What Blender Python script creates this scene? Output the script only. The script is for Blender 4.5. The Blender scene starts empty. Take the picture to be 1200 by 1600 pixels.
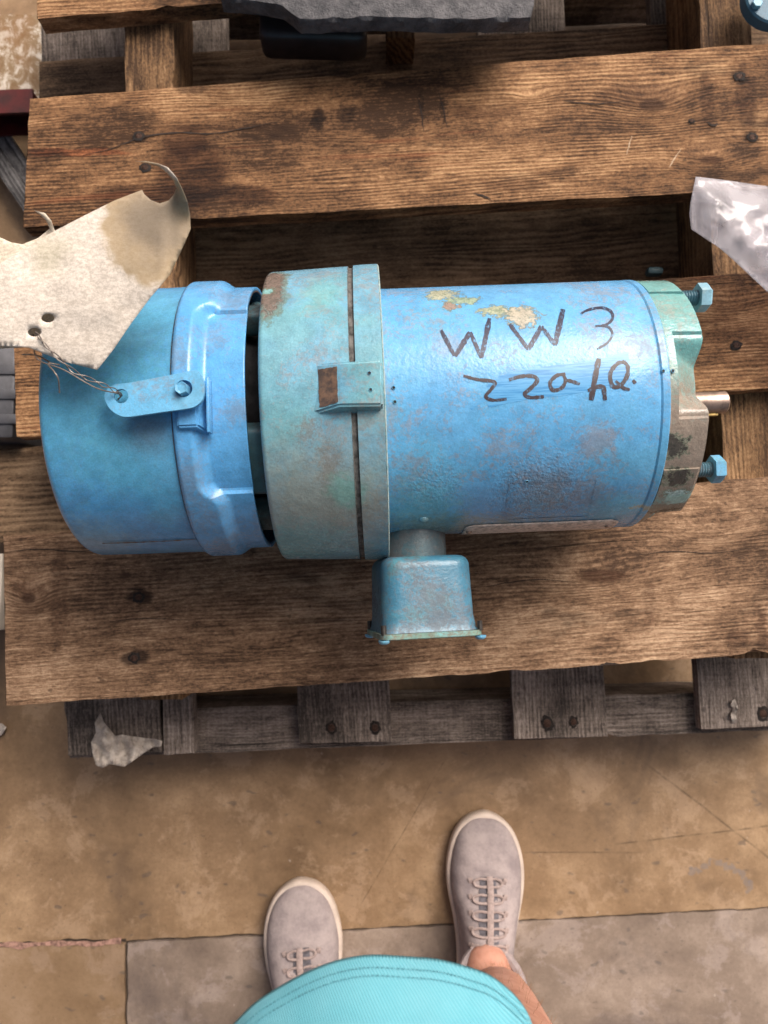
import bpy, bmesh, math, random
from mathutils import Vector, Matrix, noise
from mathutils.geometry import delaunay_2d_cdt

random.seed(7)
sc = bpy.context.scene
COL = sc.collection
R = math.radians

# ------------------------------------------------------------------ camera
CAM_H = 1.065
FPX = 1150.0                       # focal length in pixels of the 1200 x 1600 photograph
NADX, NADY = 588.0, 905.0          # where straight-down falls in the photograph
cd = bpy.data.cameras.new("camera")
cam = bpy.data.objects.new("camera", cd)
COL.objects.link(cam)
sc.camera = cam
cd.sensor_fit = 'VERTICAL'
cd.sensor_width = 27.0
cd.sensor_height = 36.0
cd.lens = FPX / 1600 * 36
cd.clip_start = 0.02
cd.clip_end = 500
cd.dof.use_dof = True
cd.dof.focus_distance = 0.60
cd.dof.aperture_fstop = 7.5
PITCH = math.atan((NADY - 800) / FPX)
YAW = math.atan((600 - NADX) / FPX)
CROT = Matrix.Rotation(PITCH, 3, 'X') @ Matrix.Rotation(-YAW, 3, 'Y')
cam.matrix_world = Matrix.Translation((0, 0, CAM_H)) @ CROT.to_4x4()
CO = Vector((0, 0, CAM_H))

# ------------------------------------------------------------------ sky, sun, exposure
SUN_EL, SUN_AZ = 46.0, 54.0        # azimuth: degrees from +X towards +Y
w = bpy.data.worlds.new("World")
sc.world = w
w.use_nodes = True
nt = w.node_tree
nt.nodes.clear()
sky = nt.nodes.new('ShaderNodeTexSky')
sky.sky_type = 'NISHITA'
sky.sun_disc = False
sky.sun_elevation = R(SUN_EL)
sky.sun_rotation = R(90 - SUN_AZ)
sky.air_density = 0.35
sky.dust_density = 9.0
sky.ozone_density = 0.4
bg = nt.nodes.new('ShaderNodeBackground')
bg.inputs['Strength'].default_value = 0.10
wo = nt.nodes.new('ShaderNodeOutputWorld')
nt.links.new(sky.outputs[0], bg.inputs[0])
nt.links.new(bg.outputs[0], wo.inputs[0])
sd = bpy.data.lights.new("sun", 'SUN')
sun = bpy.data.objects.new("sun", sd)
COL.objects.link(sun)
sd.energy = 2.4
sd.angle = R(36)
sd.color = (1.0, 0.925, 0.85)
sdir = Vector((math.cos(R(SUN_EL)) * math.cos(R(SUN_AZ)), math.cos(R(SUN_EL)) * math.sin(R(SUN_AZ)), math.sin(R(SUN_EL))))
sun.rotation_euler = sdir.to_track_quat('Z', 'Y').to_euler()
sun.location = (3, 2, 4)
sc.view_settings.view_transform = 'Standard'
sc.view_settings.look = 'None'
sc.view_settings.exposure = 0.5
sc.view_settings.gamma = 1
sc.render.engine = 'CYCLES'


# ------------------------------------------------------------------ helpers
def ray(px, py):
    return (CROT @ Vector(((px - 600) / FPX, (800 - py) / FPX, -1.0))).normalized()


def at(px, py, z):
    d = ray(px, py)
    return CO + d * ((z - CAM_H) / d.z)


def link(o, parent=None, **props):
    COL.objects.link(o)
    if parent is not None:
        o.parent = parent
    for k, v in props.items():
        if v is not None:
            o[k] = v
    return o


def mesh_obj(name, vs, fs, mat, parent=None, smooth=False, sharp=None, **props):
    me = bpy.data.meshes.new(name)
    me.from_pydata([tuple(v) for v in vs], [], fs)
    me.validate()
    bm = bmesh.new()
    bm.from_mesh(me)
    bmesh.ops.recalc_face_normals(bm, faces=bm.faces)
    bm.to_mesh(me)
    bm.free()
    if mat:
        me.materials.append(mat)
    if smooth:
        me.shade_smooth()
        me.set_sharp_from_angle(angle=R(sharp if sharp else 40))
    o = bpy.data.objects.new(name, me)
    return link(o, parent, **props)


def bm_obj(name, bm, mat, parent=None, smooth=False, sharp=None, **props):
    me = bpy.data.meshes.new(name)
    bm.to_mesh(me)
    bm.free()
    if mat:
        me.materials.append(mat)
    if smooth:
        me.shade_smooth()
        me.set_sharp_from_angle(angle=R(sharp if sharp else 40))
    o = bpy.data.objects.new(name, me)
    return link(o, parent, **props)


def empty(name, loc, rz=0.0, **props):
    o = bpy.data.objects.new(name, None)
    o.empty_display_size = 0.05
    o.location = loc
    o.rotation_euler = (0, 0, rz)
    return link(o, None, **props)


def box_bm(c, s, rot=None, bev=0.0, seg=2, bm=None):
    b = bmesh.new()
    bmesh.ops.create_cube(b, size=1.0)
    bmesh.ops.scale(b, vec=s, verts=b.verts)
    if bev > 0:
        bmesh.ops.bevel(b, geom=b.edges[:], offset=bev, segments=seg, profile=0.5, affect='EDGES', clamp_overlap=True)
    if rot is not None:
        bmesh.ops.rotate(b, matrix=rot, verts=b.verts)
    bmesh.ops.translate(b, vec=c, verts=b.verts)
    if bm is None:
        return b
    tmp = bpy.data.meshes.new("tmp")
    b.to_mesh(tmp)
    b.free()
    bm.from_mesh(tmp)
    bpy.data.meshes.remove(tmp)
    return bm


def tube(pts, r, n=8, closed=False, rfun=None, caps=True):
    """tube round a polyline -> verts, faces"""
    pts = [Vector(p) for p in pts]
    vs, fs = [], []
    m = len(pts)
    up = None
    for i, p in enumerate(pts):
        if closed:
            d = pts[(i + 1) % m] - pts[i - 1]
        else:
            d = pts[min(i + 1, m - 1)] - pts[max(i - 1, 0)]
        d.normalize()
        if up is None:
            up = Vector((0, 0, 1)) if abs(d.z) < 0.9 else Vector((1, 0, 0))
        s = d.cross(up).normalized()
        up = s.cross(d).normalized()
        rr = rfun(i / (m - 1)) if rfun else r
        if isinstance(rr, (int, float)):
            rr = (rr, rr)
        for k in range(n):
            a = 2 * math.pi * k / n
            vs.append(p + s * (math.cos(a) * rr[0]) + up * (math.sin(a) * rr[1]))
    segs = m if closed else m - 1
    for i in range(segs):
        for k in range(n):
            a = i * n + k
            b = i * n + (k + 1) % n
            c = ((i + 1) % m) * n + (k + 1) % n
            d_ = ((i + 1) % m) * n + k
            fs.append((a, b, c, d_))
    if not closed and caps:
        fs.append(tuple(range(n)))
        fs.append(tuple(range((m - 1) * n, m * n)))
    return vs, fs


def merge(parts):
    V, F = [], []
    for vs, fs in parts:
        o = len(V)
        V += list(vs)
        F += [tuple(i + o for i in f) for f in fs]
    return V, F


def smooth_path(ctrl, n=8):
    """Catmull-Rom through control points (any dimension tuples)"""
    P = [Vector(c) for c in ctrl]
    P = [P[0] * 2 - P[1]] + P + [P[-1] * 2 - P[-2]]
    out = []
    for i in range(1, len(P) - 2):
        for k in range(n):
            t = k / n
            a, b, c, d = P[i - 1], P[i], P[i + 1], P[i + 2]
            out.append(0.5 * ((2 * b) + (c - a) * t + (2 * a - 5 * b + 4 * c - d) * t * t + (3 * b - a - 3 * c + d) * t ** 3))
    out.append(P[-2])
    return out


# ------------------------------------------------------------------ node helpers
class NT:
    def __init__(self, name):
        self.m = bpy.data.materials.new(name)
        self.m.use_nodes = True
        self.t = self.m.node_tree
        self.t.nodes.clear()
        self.out = self.t.nodes.new('ShaderNodeOutputMaterial')
        self.b = self.t.nodes.new('ShaderNodeBsdfPrincipled')
        self.t.links.new(self.b.outputs[0], self.out.inputs[0])
        self.tc = self.t.nodes.new('ShaderNodeTexCoord')
        self.co = self.tc.outputs['Object']

    def n(self, typ, **kw):
        x = self.t.nodes.new(typ)
        for k, v in kw.items():
            setattr(x, k, v)
        return x

    def set(self, sock, v):
        if isinstance(v, bpy.types.NodeSocket):
            self.t.links.new(v, sock)
        else:
            sock.default_value = v

    def math(self, op, a, b=0.0, c=0.0, clamp=False):
        x = self.n('ShaderNodeMath', operation=op)
        x.use_clamp = clamp
        self.set(x.inputs[0], a)
        self.set(x.inputs[1], b)
        self.set(x.inputs[2], c)
        return x.outputs[0]

    def vmath(self, op, a, b=(0, 0, 0)):
        x = self.n('ShaderNodeVectorMath', operation=op)
        self.set(x.inputs[0], a)
        self.set(x.inputs[1], b)
        return x.outputs['Value'] if op in ('DISTANCE', 'LENGTH', 'DOT_PRODUCT') else x.outputs[0]

    def scale(self, v, s):
        return self.vmath('MULTIPLY', v, s if not isinstance(s, (int, float)) else (s, s, s))

    def noise(self, v, sc=1.0, det=4, rough=0.55, dist=0.0, color=False):
        x = self.n('ShaderNodeTexNoise')
        self.set(x.inputs['Vector'], v)
        x.inputs['Scale'].default_value = sc
        x.inputs['Detail'].default_value = det
        x.inputs['Roughness'].default_value = rough
        x.inputs['Distortion'].default_value = dist
        return x.outputs['Color'] if color else x.outputs[0]

    def ramp(self, v, a, b, lo=0.0, hi=1.0, smooth=True):
        x = self.n('ShaderNodeMapRange')
        if smooth:
            x.interpolation_type = 'SMOOTHSTEP'
        self.set(x.inputs[0], v)
        x.inputs[1].default_value = a
        x.inputs[2].default_value = b
        x.inputs[3].default_value = lo
        x.inputs[4].default_value = hi
        return x.outputs[0]

    def mix(self, f, a, b, mode='MIX'):
        x = self.n('ShaderNodeMix', data_type='RGBA', blend_type=mode)
        self.set(x.inputs[0], f)
        for s, v in ((x.inputs[6], a), (x.inputs[7], b)):
            if isinstance(v, tuple) and len(v) == 3:
                v = (*v, 1)
            self.set(s, v)
        return x.outputs[2]

    def colramp(self, v, stops):
        x = self.n('ShaderNodeValToRGB')
        self.set(x.inputs[0], v)
        e = x.color_ramp.elements
        e[0].position, e[0].color = stops[0][0], (*stops[0][1], 1)
        e[1].position, e[1].color = stops[-1][0], (*stops[-1][1], 1)
        for p, c in stops[1:-1]:
            k = e.new(p)
            k.color = (*c, 1)
        return x.outputs[0]

    def bump(self, h, strength=0.5, dist=0.001, prev=None):
        x = self.n('ShaderNodeBump')
        x.inputs['Strength'].default_value = strength
        x.inputs['Distance'].default_value = dist
        self.set(x.inputs['Height'], h)
        if prev is not None:
            self.set(x.inputs['Normal'], prev)
        return x.outputs[0]

    def sep(self, v):
        x = self.n('ShaderNodeSeparateXYZ')
        self.set(x.inputs[0], v)
        return x.outputs

    def fin(self, color=None, rough=0.5, normal=None, metal=0.0, spec=0.5, **kw):
        if color is not None:
            self.set(self.b.inputs['Base Color'], (*color, 1) if isinstance(color, tuple) and len(color) == 3 else color)
        self.set(self.b.inputs['Roughness'], rough)
        self.set(self.b.inputs['Metallic'], metal)
        self.set(self.b.inputs['Specular IOR Level'], spec)
        if normal is not None:
            self.set(self.b.inputs['Normal'], normal)
        for k, v in kw.items():
            self.set(self.b.inputs[k], v)
        return self.m


def wood(name, dark, mid, light, ring=260.0, stain=0.5, bump=0.9, rough=0.75, cross=0.0, red=0.0, rw=0.30, spots=(), knots=()):
    t = NT(name)
    oi = t.n('ShaderNodeObjectInfo')
    off = t.vmath('MULTIPLY', oi.outputs['Random'], (7.3, 3.1, 1.7))
    co = t.vmath('ADD', t.co, off)
    kn = None
    if knots:
        gk = t.n('ShaderNodeNewGeometry').outputs['Position']
        for (kx, ky, krx, kry, ka) in knots:
            p_ = at(kx, ky, 0.285)
            d = t.vmath('LENGTH', t.vmath('MULTIPLY', t.vmath('SUBTRACT', gk, tuple(p_)), (1500.0 / krx, 1500.0 / kry, 0)))
            gg = t.math('POWER', 2.718, t.math('MULTIPLY', t.math('MULTIPLY', d, d), -1.0))
            cmb = t.n('ShaderNodeCombineXYZ')
            t.set(cmb.inputs[1], t.math('MULTIPLY', gg, ka))
            co = t.vmath('ADD', co, cmb.outputs[0])
            if ka > 0.008:
                m_ = t.ramp(d, 0.42, 0.22)
                kn = m_ if kn is None else t.math('MAXIMUM', kn, m_)
    big = t.noise(t.scale(co, (2.2, 13.0, 9.0)), 1.0, 3, 0.55)
    w1 = t.noise(t.scale(co, (9.0, 40.0, 30.0)), 1.0, 4, 0.5)
    s = t.sep(co)
    ph = t.math('ADD', t.math('MULTIPLY', s[1], ring * 6.283), t.math('ADD', t.math('MULTIPLY', big, 52.0), t.math('MULTIPLY', w1, 7.0)))
    ph = t.math('ADD', ph, t.math('MULTIPLY', s[2], 500.0))
    rings = t.math('ADD', t.math('MULTIPLY', t.math('SINE', ph), 0.5), 0.5)
    rmask = t.ramp(t.noise(t.scale(co, (4, 16, 16)), 1.0, 3), 0.38, 0.62, 0.2, 1.0)
    fib = t.noise(t.scale(co, (22.0, 520.0, 300.0)), 1.0, 5, 0.62)
    fib2 = t.noise(t.scale(co, (70.0, 900.0, 500.0)), 1.0, 3, 0.7)
    fine = t.noise(t.scale(co, (260.0, 420.0, 420.0)), 1.0, 4, 0.7)
    saw = t.noise(t.scale(co, (330.0, 9.0, 9.0)), 1.0, 3, 0.6)
    g = t.math('ADD', t.math('MULTIPLY', t.math('MULTIPLY', rings, rmask), rw), t.math('MULTIPLY', fib, 0.85 - rw))
    g = t.math('ADD', g, t.math('MULTIPLY', t.math('SUBTRACT', fine, 0.5), 0.8))
    flake = t.noise(t.scale(co, (70.0, 330.0, 200.0)), 1.0, 4, 0.7, 1.2)
    g = t.math('ADD', g, t.math('MULTIPLY', t.math('SUBTRACT', flake, 0.5), 1.0 - rw * 1.6))
    mid_ = t.noise(t.scale(co, (26.0, 70.0, 60.0)), 1.0, 5, 0.65)
    g = t.math('ADD', g, t.math('MULTIPLY', t.math('SUBTRACT', mid_, 0.5), 0.55))
    g = t.math('ADD', g, t.math('MULTIPLY', t.math('SUBTRACT', saw, 0.5), cross))
    blot = t.noise(t.scale(co, (9.0, 17.0, 17.0)), 1.0, 6, 0.62)
    g = t.math('ADD', g, t.math('MULTIPLY', t.math('SUBTRACT', blot, 0.5), 1.25))
    col = t.colramp(g, [(0.12, dark), (0.44, mid), (0.82, light)])
    if kn is not None:
        col = t.mix(t.math('MULTIPLY', kn, 0.75), col, (dark[0] * .8, dark[1] * .6, dark[2] * .5))
    # dark stains, reddish streaks
    st = t.ramp(t.noise(t.scale(co, (7.0, 22.0, 22.0)), 1.0, 6, 0.65, 0.6), 0.56, 0.72)
    st = t.math('MULTIPLY', st, stain)
    col = t.mix(st, col, (dark[0] * 0.45, dark[1] * 0.45, dark[2] * 0.5))
    sp = t.ramp(t.noise(t.scale(co, (75.0, 120.0, 120.0)), 1.0, 2, 0.5), 0.69, 0.76)
    col = t.mix(t.math('MULTIPLY', sp, 0.55), col, (dark[0] * 0.3, dark[1] * 0.3, dark[2] * 0.35))
    if red:
        rs = t.ramp(t.noise(t.scale(co, (5.0, 60.0, 60.0)), 1.0, 3), 0.62, 0.74)
        col = t.mix(t.math('MULTIPLY', rs, red), col, (0.24, 0.075, 0.03))
    crack = t.ramp(t.noise(t.scale(co, (5.0, 190.0, 150.0)), 1.0, 3, 0.5), 0.30, 0.22)
    col = t.mix(t.math('MULTIPLY', crack, 0.75), col, (dark[0] * 0.3, dark[1] * 0.3, dark[2] * 0.3))
    gp = t.n('ShaderNodeNewGeometry').outputs['Position'] if spots else None
    if spots:
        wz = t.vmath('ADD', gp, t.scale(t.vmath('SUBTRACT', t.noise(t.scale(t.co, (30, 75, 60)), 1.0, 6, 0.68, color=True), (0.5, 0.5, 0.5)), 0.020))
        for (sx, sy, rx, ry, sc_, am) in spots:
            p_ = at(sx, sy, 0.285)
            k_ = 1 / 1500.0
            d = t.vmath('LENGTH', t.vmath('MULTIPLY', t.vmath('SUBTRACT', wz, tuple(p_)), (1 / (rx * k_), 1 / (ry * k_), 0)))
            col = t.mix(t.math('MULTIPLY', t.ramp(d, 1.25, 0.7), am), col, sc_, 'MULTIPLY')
    h = t.math('ADD', t.math('MULTIPLY', t.math('MULTIPLY', rings, rmask), 0.2 + rw), t.math('ADD', t.math('MULTIPLY', fib, 1.0), t.math('MULTIPLY', fib2, 0.7)))
    h = t.math('ADD', h, t.math('ADD', t.math('MULTIPLY', fine, 0.9), t.math('MULTIPLY', flake, 0.9)))
    h = t.math('SUBTRACT', h, t.math('MULTIPLY', crack, 1.5))
    nrm = t.bump(h, bump, 0.0013)
    return t.fin(col, rough, nrm, spec=0.25)


def paint(name, base, alt, alt_amt=0.5, grime=0.4, grimecol=(0.17, 0.135, 0.13), blobs=(), rough=0.36, pock=0.25, alt_scale=9.0, metal=0.0, edge=0.0, ybias=0.0, pimple=()):
    """old glossy enamel: base colour, second coat showing, brown scuffs, chips"""
    t = NT(name)
    co = t.co
    wv = t.noise(co, 38.0, 5, 0.6, color=True)
    cw = t.vmath('ADD', co, t.scale(t.vmath('SUBTRACT', wv, (0.5, 0.5, 0.5)), 0.022))
    n1 = t.noise(cw, alt_scale, 3, 0.5)
    col = t.mix(t.math('MULTIPLY', t.ramp(n1, 0.46, 0.66), alt_amt), base, alt)
    # slight fading
    n0 = t.noise(co, 26.0, 4, 0.6)
    col = t.mix(t.ramp(n0, 0.35, 0.75, 0.0, 0.18), col, (base[0] * 1.5 + 0.05, base[1] * 1.15 + 0.03, base[2] * 1.05 + 0.02))
    # brown scuffs: patches made of fine speckle
    reg = t.noise(cw, 20.0, 5, 0.65)
    spk = t.noise(cw, 260.0, 6, 0.75)
    both = t.math('ADD', t.math('MULTIPLY', reg, 1.0), t.math('MULTIPLY', t.math('SUBTRACT', spk, 0.5), 1.05))
    if ybias:
        both = t.math('ADD', both, t.math('MULTIPLY', t.sep(co)[1], -ybias))
    gm = t.math('MULTIPLY', t.ramp(both, 0.53, 0.66), grime)
    col = t.mix(gm, col, grimecol)
    ring = t.ramp(t.math('ABSOLUTE', t.math('SUBTRACT', both, 0.56)), 0.0, 0.018, 1.0, 0.0)
    col = t.mix(t.math('MULTIPLY', ring, grime * 0.8), col, (0.20, 0.135, 0.10))
    dust = t.noise(co, 620.0, 3, 0.6)
    col = t.mix(t.ramp(dust, 0.52, 0.8, 0.0, 0.35), col, (grimecol[0] * 0.8, grimecol[1] * 0.9, grimecol[2]))
    rg = t.math('ADD', rough, t.math('MULTIPLY', gm, 0.35))
    hblob = None
    for bl in blobs:
        c, rad, bc, soft, amt = bl[:5]
        sx = bl[5] if len(bl) > 5 else (1, 1, 1)
        fine = bl[6] if len(bl) > 6 else 0.3
        d = t.vmath('LENGTH', t.vmath('MULTIPLY', t.vmath('SUBTRACT', cw, c), sx))
        nn = t.math('MULTIPLY', t.math('SUBTRACT', t.noise(co, 200.0, 6, 0.72), 0.5), rad * fine * 9)
        d = t.math('ADD', d, nn)
        m = t.ramp(d, rad * (1 + soft), rad * (1 - soft))
        if soft < 0.16:
            halo = t.ramp(d, rad * 1.32, rad * 1.16)
            col = t.mix(t.math('MULTIPLY', halo, 0.7), col, (0.13, 0.17, 0.12))
            bc = t.mix(t.ramp(t.noise(co, 330.0, 5, 0.7), 0.45, 0.62), bc, (bc[0] * 0.55, bc[1] * 0.62, bc[2] * 0.6))
        col = t.mix(t.math('MULTIPLY', m, amt), col, bc)
        if soft < 0.2:
            hblob = m if hblob is None else t.math('MAXIMUM', hblob, m)
    fv = t.math('ADD', t.math('MULTIPLY', t.noise(co, 75.0, 6, 0.75), 0.6), t.math('MULTIPLY', t.noise(co, 800.0, 3, 0.7), 0.4))
    col = t.mix(1.0, col, t.ramp(fv, 0.3, 0.7, 0.78, 1.22), 'MULTIPLY')
    peel = t.noise(co, 85.0, 5, 0.6)
    orange = t.noise(co, 330.0, 3, 0.6)
    h = t.math('ADD', t.math('MULTIPLY', peel, 0.7), t.math('MULTIPLY', orange, pock))
    h = t.math('ADD', h, t.math('MULTIPLY', spk, 0.2))
    for c, rad, amt in pimple:
        m = t.ramp(t.vmath('DISTANCE', cw, c), rad, rad * 0.3)
        h = t.math('ADD', h, t.math('MULTIPLY', t.math('MULTIPLY', t.noise(co, 420.0, 3, 0.6), m), amt))
    if hblob is not None:
        h = t.math('SUBTRACT', h, t.math('MULTIPLY', hblob, 0.5))
    nrm = t.bump(h, 0.55, 0.0009)
    t.fin(col, rg, nrm, metal=metal, spec=0.5)
    return t.m


def plain(name, col, rough=0.5, metal=0.0, spec=0.5, var=0.25, scale=60, bump=0.2, dist=0.0006, dark=None):
    t = NT(name)
    n = t.noise(t.co, scale, 5, 0.65)
    c2 = dark if dark else tuple(c * (1 - var * 1.6) for c in col)
    c = t.mix(t.ramp(n, 0.35, 0.7), col, c2)
    n2 = t.noise(t.co, scale * 6, 4, 0.7)
    return t.fin(c, t.ramp(n, 0.3, 0.7, rough * 0.85, min(1, rough * 1.2)), t.bump(t.math('ADD', n, t.math('MULTIPLY', n2, 0.5)), bump, dist), metal=metal, spec=spec)


# ------------------------------------------------------------------ floor
def floor_mat(name, a, b, c, gl=0.38, spots=(), cloud=5.0, lines=()):
    t = NT(name)
    n1 = t.noise(t.co, cloud, 6, 0.62, 0.3)
    n2 = t.noise(t.co, 22.0, 6, 0.7)
    n3 = t.noise(t.co, 170.0, 4, 0.7)
    g = t.math('ADD', t.math('MULTIPLY', n1, 0.55), t.math('ADD', t.math('MULTIPLY', n2, 0.32), t.math('MULTIPLY', n3, 0.13)))
    col = t.colramp(g, [(0.33, a), (0.5, b), (0.66, c)])
    wn = t.noise(t.co, 13.0, 8, 0.72, 0.3)
    col = t.mix(t.ramp(wn, 0.52, 0.60, 0, 0.30), col, (c[0] * 1.15, c[1] * 1.2, c[2] * 1.35))
    col = t.mix(t.ramp(t.noise(t.co, 4.0, 7, 0.68, 0.5), 0.52, 0.66, 0, 0.6), col, (a[0] * .9, a[1] * .95, a[2] * 1.1))
    col = t.mix(t.ramp(t.noise(t.co, 260.0, 4, 0.75), 0.56, 0.72, 0, 0.5), col, (a[0] * .5, a[1] * .5, a[2] * .55))
    for (l0, l1, lw) in lines:
        pa_, pb_ = at(*l0, 0), at(*l1, 0)
        dl = (pb_ - pa_)
        nl = Vector((-dl.y, dl.x, 0)).normalized()
        dd_ = t.math('ABSOLUTE', t.math('SUBTRACT', t.vmath('DOT_PRODUCT', t.vmath('ADD', t.co, t.scale(t.noise(t.co, 9.0, 4, color=True), 0.006)), tuple(nl)), nl.dot(pa_) + 0.003 * (nl.x + nl.y)))
        al_ = t.vmath('DOT_PRODUCT', t.vmath('SUBTRACT', t.co, tuple(pa_)), tuple(dl.normalized()))
        mk = t.math('MULTIPLY', t.ramp(dd_, lw, lw * .2), t.math('MULTIPLY', t.ramp(al_, 0, .02), t.ramp(al_, dl.length, dl.length - .02)))
        col = t.mix(t.math('MULTIPLY', mk, t.ramp(t.noise(t.co, 40.0, 4), 0.35, 0.6, .1, .7)), col, (a[0] * .7, a[1] * .7, a[2] * .7))
    dk = t.ramp(t.noise(t.scale(t.co, (42, 75, 1)), 1.0, 2, 0.4), 0.67, 0.73)
    col = t.mix(t.math('MULTIPLY', dk, 0.45), col, (0.07, 0.062, 0.058))
    wh = t.ramp(t.noise(t.scale(t.co, (70, 60, 1)), 1.0, 2, 0.5), 0.745, 0.77)
    col = t.mix(t.math('MULTIPLY', wh, 0.5), col, (0.45, 0.38, 0.32))
    for (p, rad, sc_, cc, am) in spots:
        wv = t.vmath('ADD', t.co, t.scale(t.vmath('SUBTRACT', t.noise(t.co, 60.0, 4, color=True), (0.5, 0.5, 0.5)), 0.03))
        d = t.vmath('LENGTH', t.vmath('MULTIPLY', t.vmath('SUBTRACT', wv, (p[0], p[1], 0)), sc_))
        col = t.mix(t.math('MULTIPLY', t.ramp(d, rad * 1.2, rad * 0.8), am), col, cc)
    h = t.math('ADD', n2, t.math('MULTIPLY', n3, 0.5))
    return t.fin(col, t.ramp(n2, 0.3, 0.7, gl, gl + 0.2), t.bump(h, 0.25, 0.001), spec=0.4)


def ring_spot():
    """grey curved scuff on the floor, as a broken arc of small dabs"""
    out = []
    for (px, py, r_) in ((1078, 1362, .007), (1088, 1360, .008), (1100, 1352, .008), (1112, 1347, .009), (1124, 1350, .009), (1136, 1354, .009), (1144, 1350, .008), (1148, 1362, .010), (1158, 1366, .010), (1166, 1378, .009), (1172, 1385, .010)):
        p = at(px, py, 0)
        out.append(((p.x, p.y), r_ * 0.62, (1, 1, 1), (0.17, 0.16, 0.16), 0.45))
    return out


M_base = plain('joint_dirt', (0.09, 0.065, 0.048), 0.9, scale=90)
M_slabA = floor_mat('floor_brown', (0.13, 0.082, 0.045), (0.25, 0.160, 0.088), (0.42, 0.285, 0.165),
                    spots=ring_spot(), gl=0.33, lines=(((1000, 1185), (1260, 1385), .0022), ((955, 1320), (1260, 1283), .0018), ((810, 1332), (1010, 1332), .0015), ((700, 1180), (560, 1420), .001)))
M_slabB = floor_mat('floor_tan', (0.15, 0.09, 0.045), (0.24, 0.155, 0.085), (0.34, 0.235, 0.15), gl=0.5)
M_slabC = floor_mat('floor_grey', (0.115, 0.083, 0.062), (0.22, 0.165, 0.125), (0.37, 0.29, 0.23), gl=0.6, cloud=7)

S = 150
floor = mesh_obj('floor', [(-S, -S, -0.006), (S, -S, -0.006), (S, S, -0.006), (-S, S, -0.006)], [(0, 1, 2, 3)], M_base, kind='structure')


def ragged(a, b, n, amp, seed):
    """points from a to b with a chipped wobble"""
    a, b = Vector(a), Vector(b)
    d = (b - a)
    nn = Vector((-d.y, d.x, 0)).normalized()
    out = []
    for i in range(n + 1):
        t_ = i / n
        p = a + d * t_
        k = noise.noise(Vector((p.x * 30, p.y * 30, seed))) + 0.5 * noise.noise(Vector((p.x * 90, p.y * 90, seed)))
        out.append(p + nn * amp * k)
    return out


jl = at(-200, 1482, 0)
jm = at(197, 1470, 0)
jr = at(1400, 1408, 0)


def slab(outline, mat):
    n = len(outline)
    vs = [Vector((p.x, p.y, 0.0)) for p in outline] + [Vector((p.x, p.y, -0.005)) for p in outline]
    fs = [tuple(range(n))] + [(i, (i + 1) % n, n + (i + 1) % n, n + i) for i in range(n)]
    return mesh_obj('slab', vs, fs, mat, floor)


E = 30
dA = (jr - jm).normalized()
farL = jm + (jl - jm).normalized() * E
farR = jm + dA * E
g_ = 0.0007
up_ = Vector((0, 1, 0))
topedge = [farL + up_ * 0.003] + ragged(jl + up_ * 0.003, jm + up_ * 0.003, 90, 0.003, 3.3) + ragged(jm + up_ * g_, jr + up_ * g_, 240, 0.002, 5.1) + [farR + up_ * g_]
slab(topedge + [Vector((E, E, 0)), Vector((-E, E, 0))], M_slabA)
vb = at(197, 1700, 0)
vend = vb + (vb - jm).normalized() * E
lo = [farL - up_ * 0.003] + ragged(jl - up_ * 0.003, jm + Vector((-.002, -.004, 0)), 90, 0.003, 8.3) + ragged(jm + Vector((-.002, -.005, 0)), vb + Vector((-.002, 0, 0)), 60, 0.002, 1.2) + [vend, Vector((-E, -E, 0))]
slab(lo, M_slabB)
lo = [farR - up_ * g_] + ragged(jr - up_ * g_, jm - up_ * 0.003 + Vector((.002, 0, 0)), 240, 0.002, 9.9) + ragged(jm + Vector((.002, -.005, 0)), vb + Vector((.002, 0, 0)), 60, 0.002, 6.2) + [vend + Vector((.004, 0, 0)), Vector((E, -E, 0))]
slab(lo, M_slabC)
# pinkish crumbling joint filler on the left, top just under the slab faces
M_fill = plain('joint_filler', (0.42, 0.24, 0.18), 0.9, var=0.4, scale=160, bump=0.8, dist=0.002)
fa, fb = at(-60, 1478, 0), at(190, 1470, 0)
f1 = ragged(fa + up_ * 0.0035, fb + up_ * 0.0035, 70, 0.004, 13.3)
f2 = ragged(fa - up_ * 0.0035, fb - up_ * 0.0035, 70, 0.004, 17.7)
vs = [Vector((p.x, p.y, 0.0015 + 0.001 * noise.noise(p * 200))) for p in f1] + [Vector((p.x, p.y, 0.0015)) for p in f2]
n = len(f1)
mesh_obj('joint_filler', vs, [(i, i + 1, n + i + 1, n + i) for i in range(n - 1)], M_fill, floor)

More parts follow.
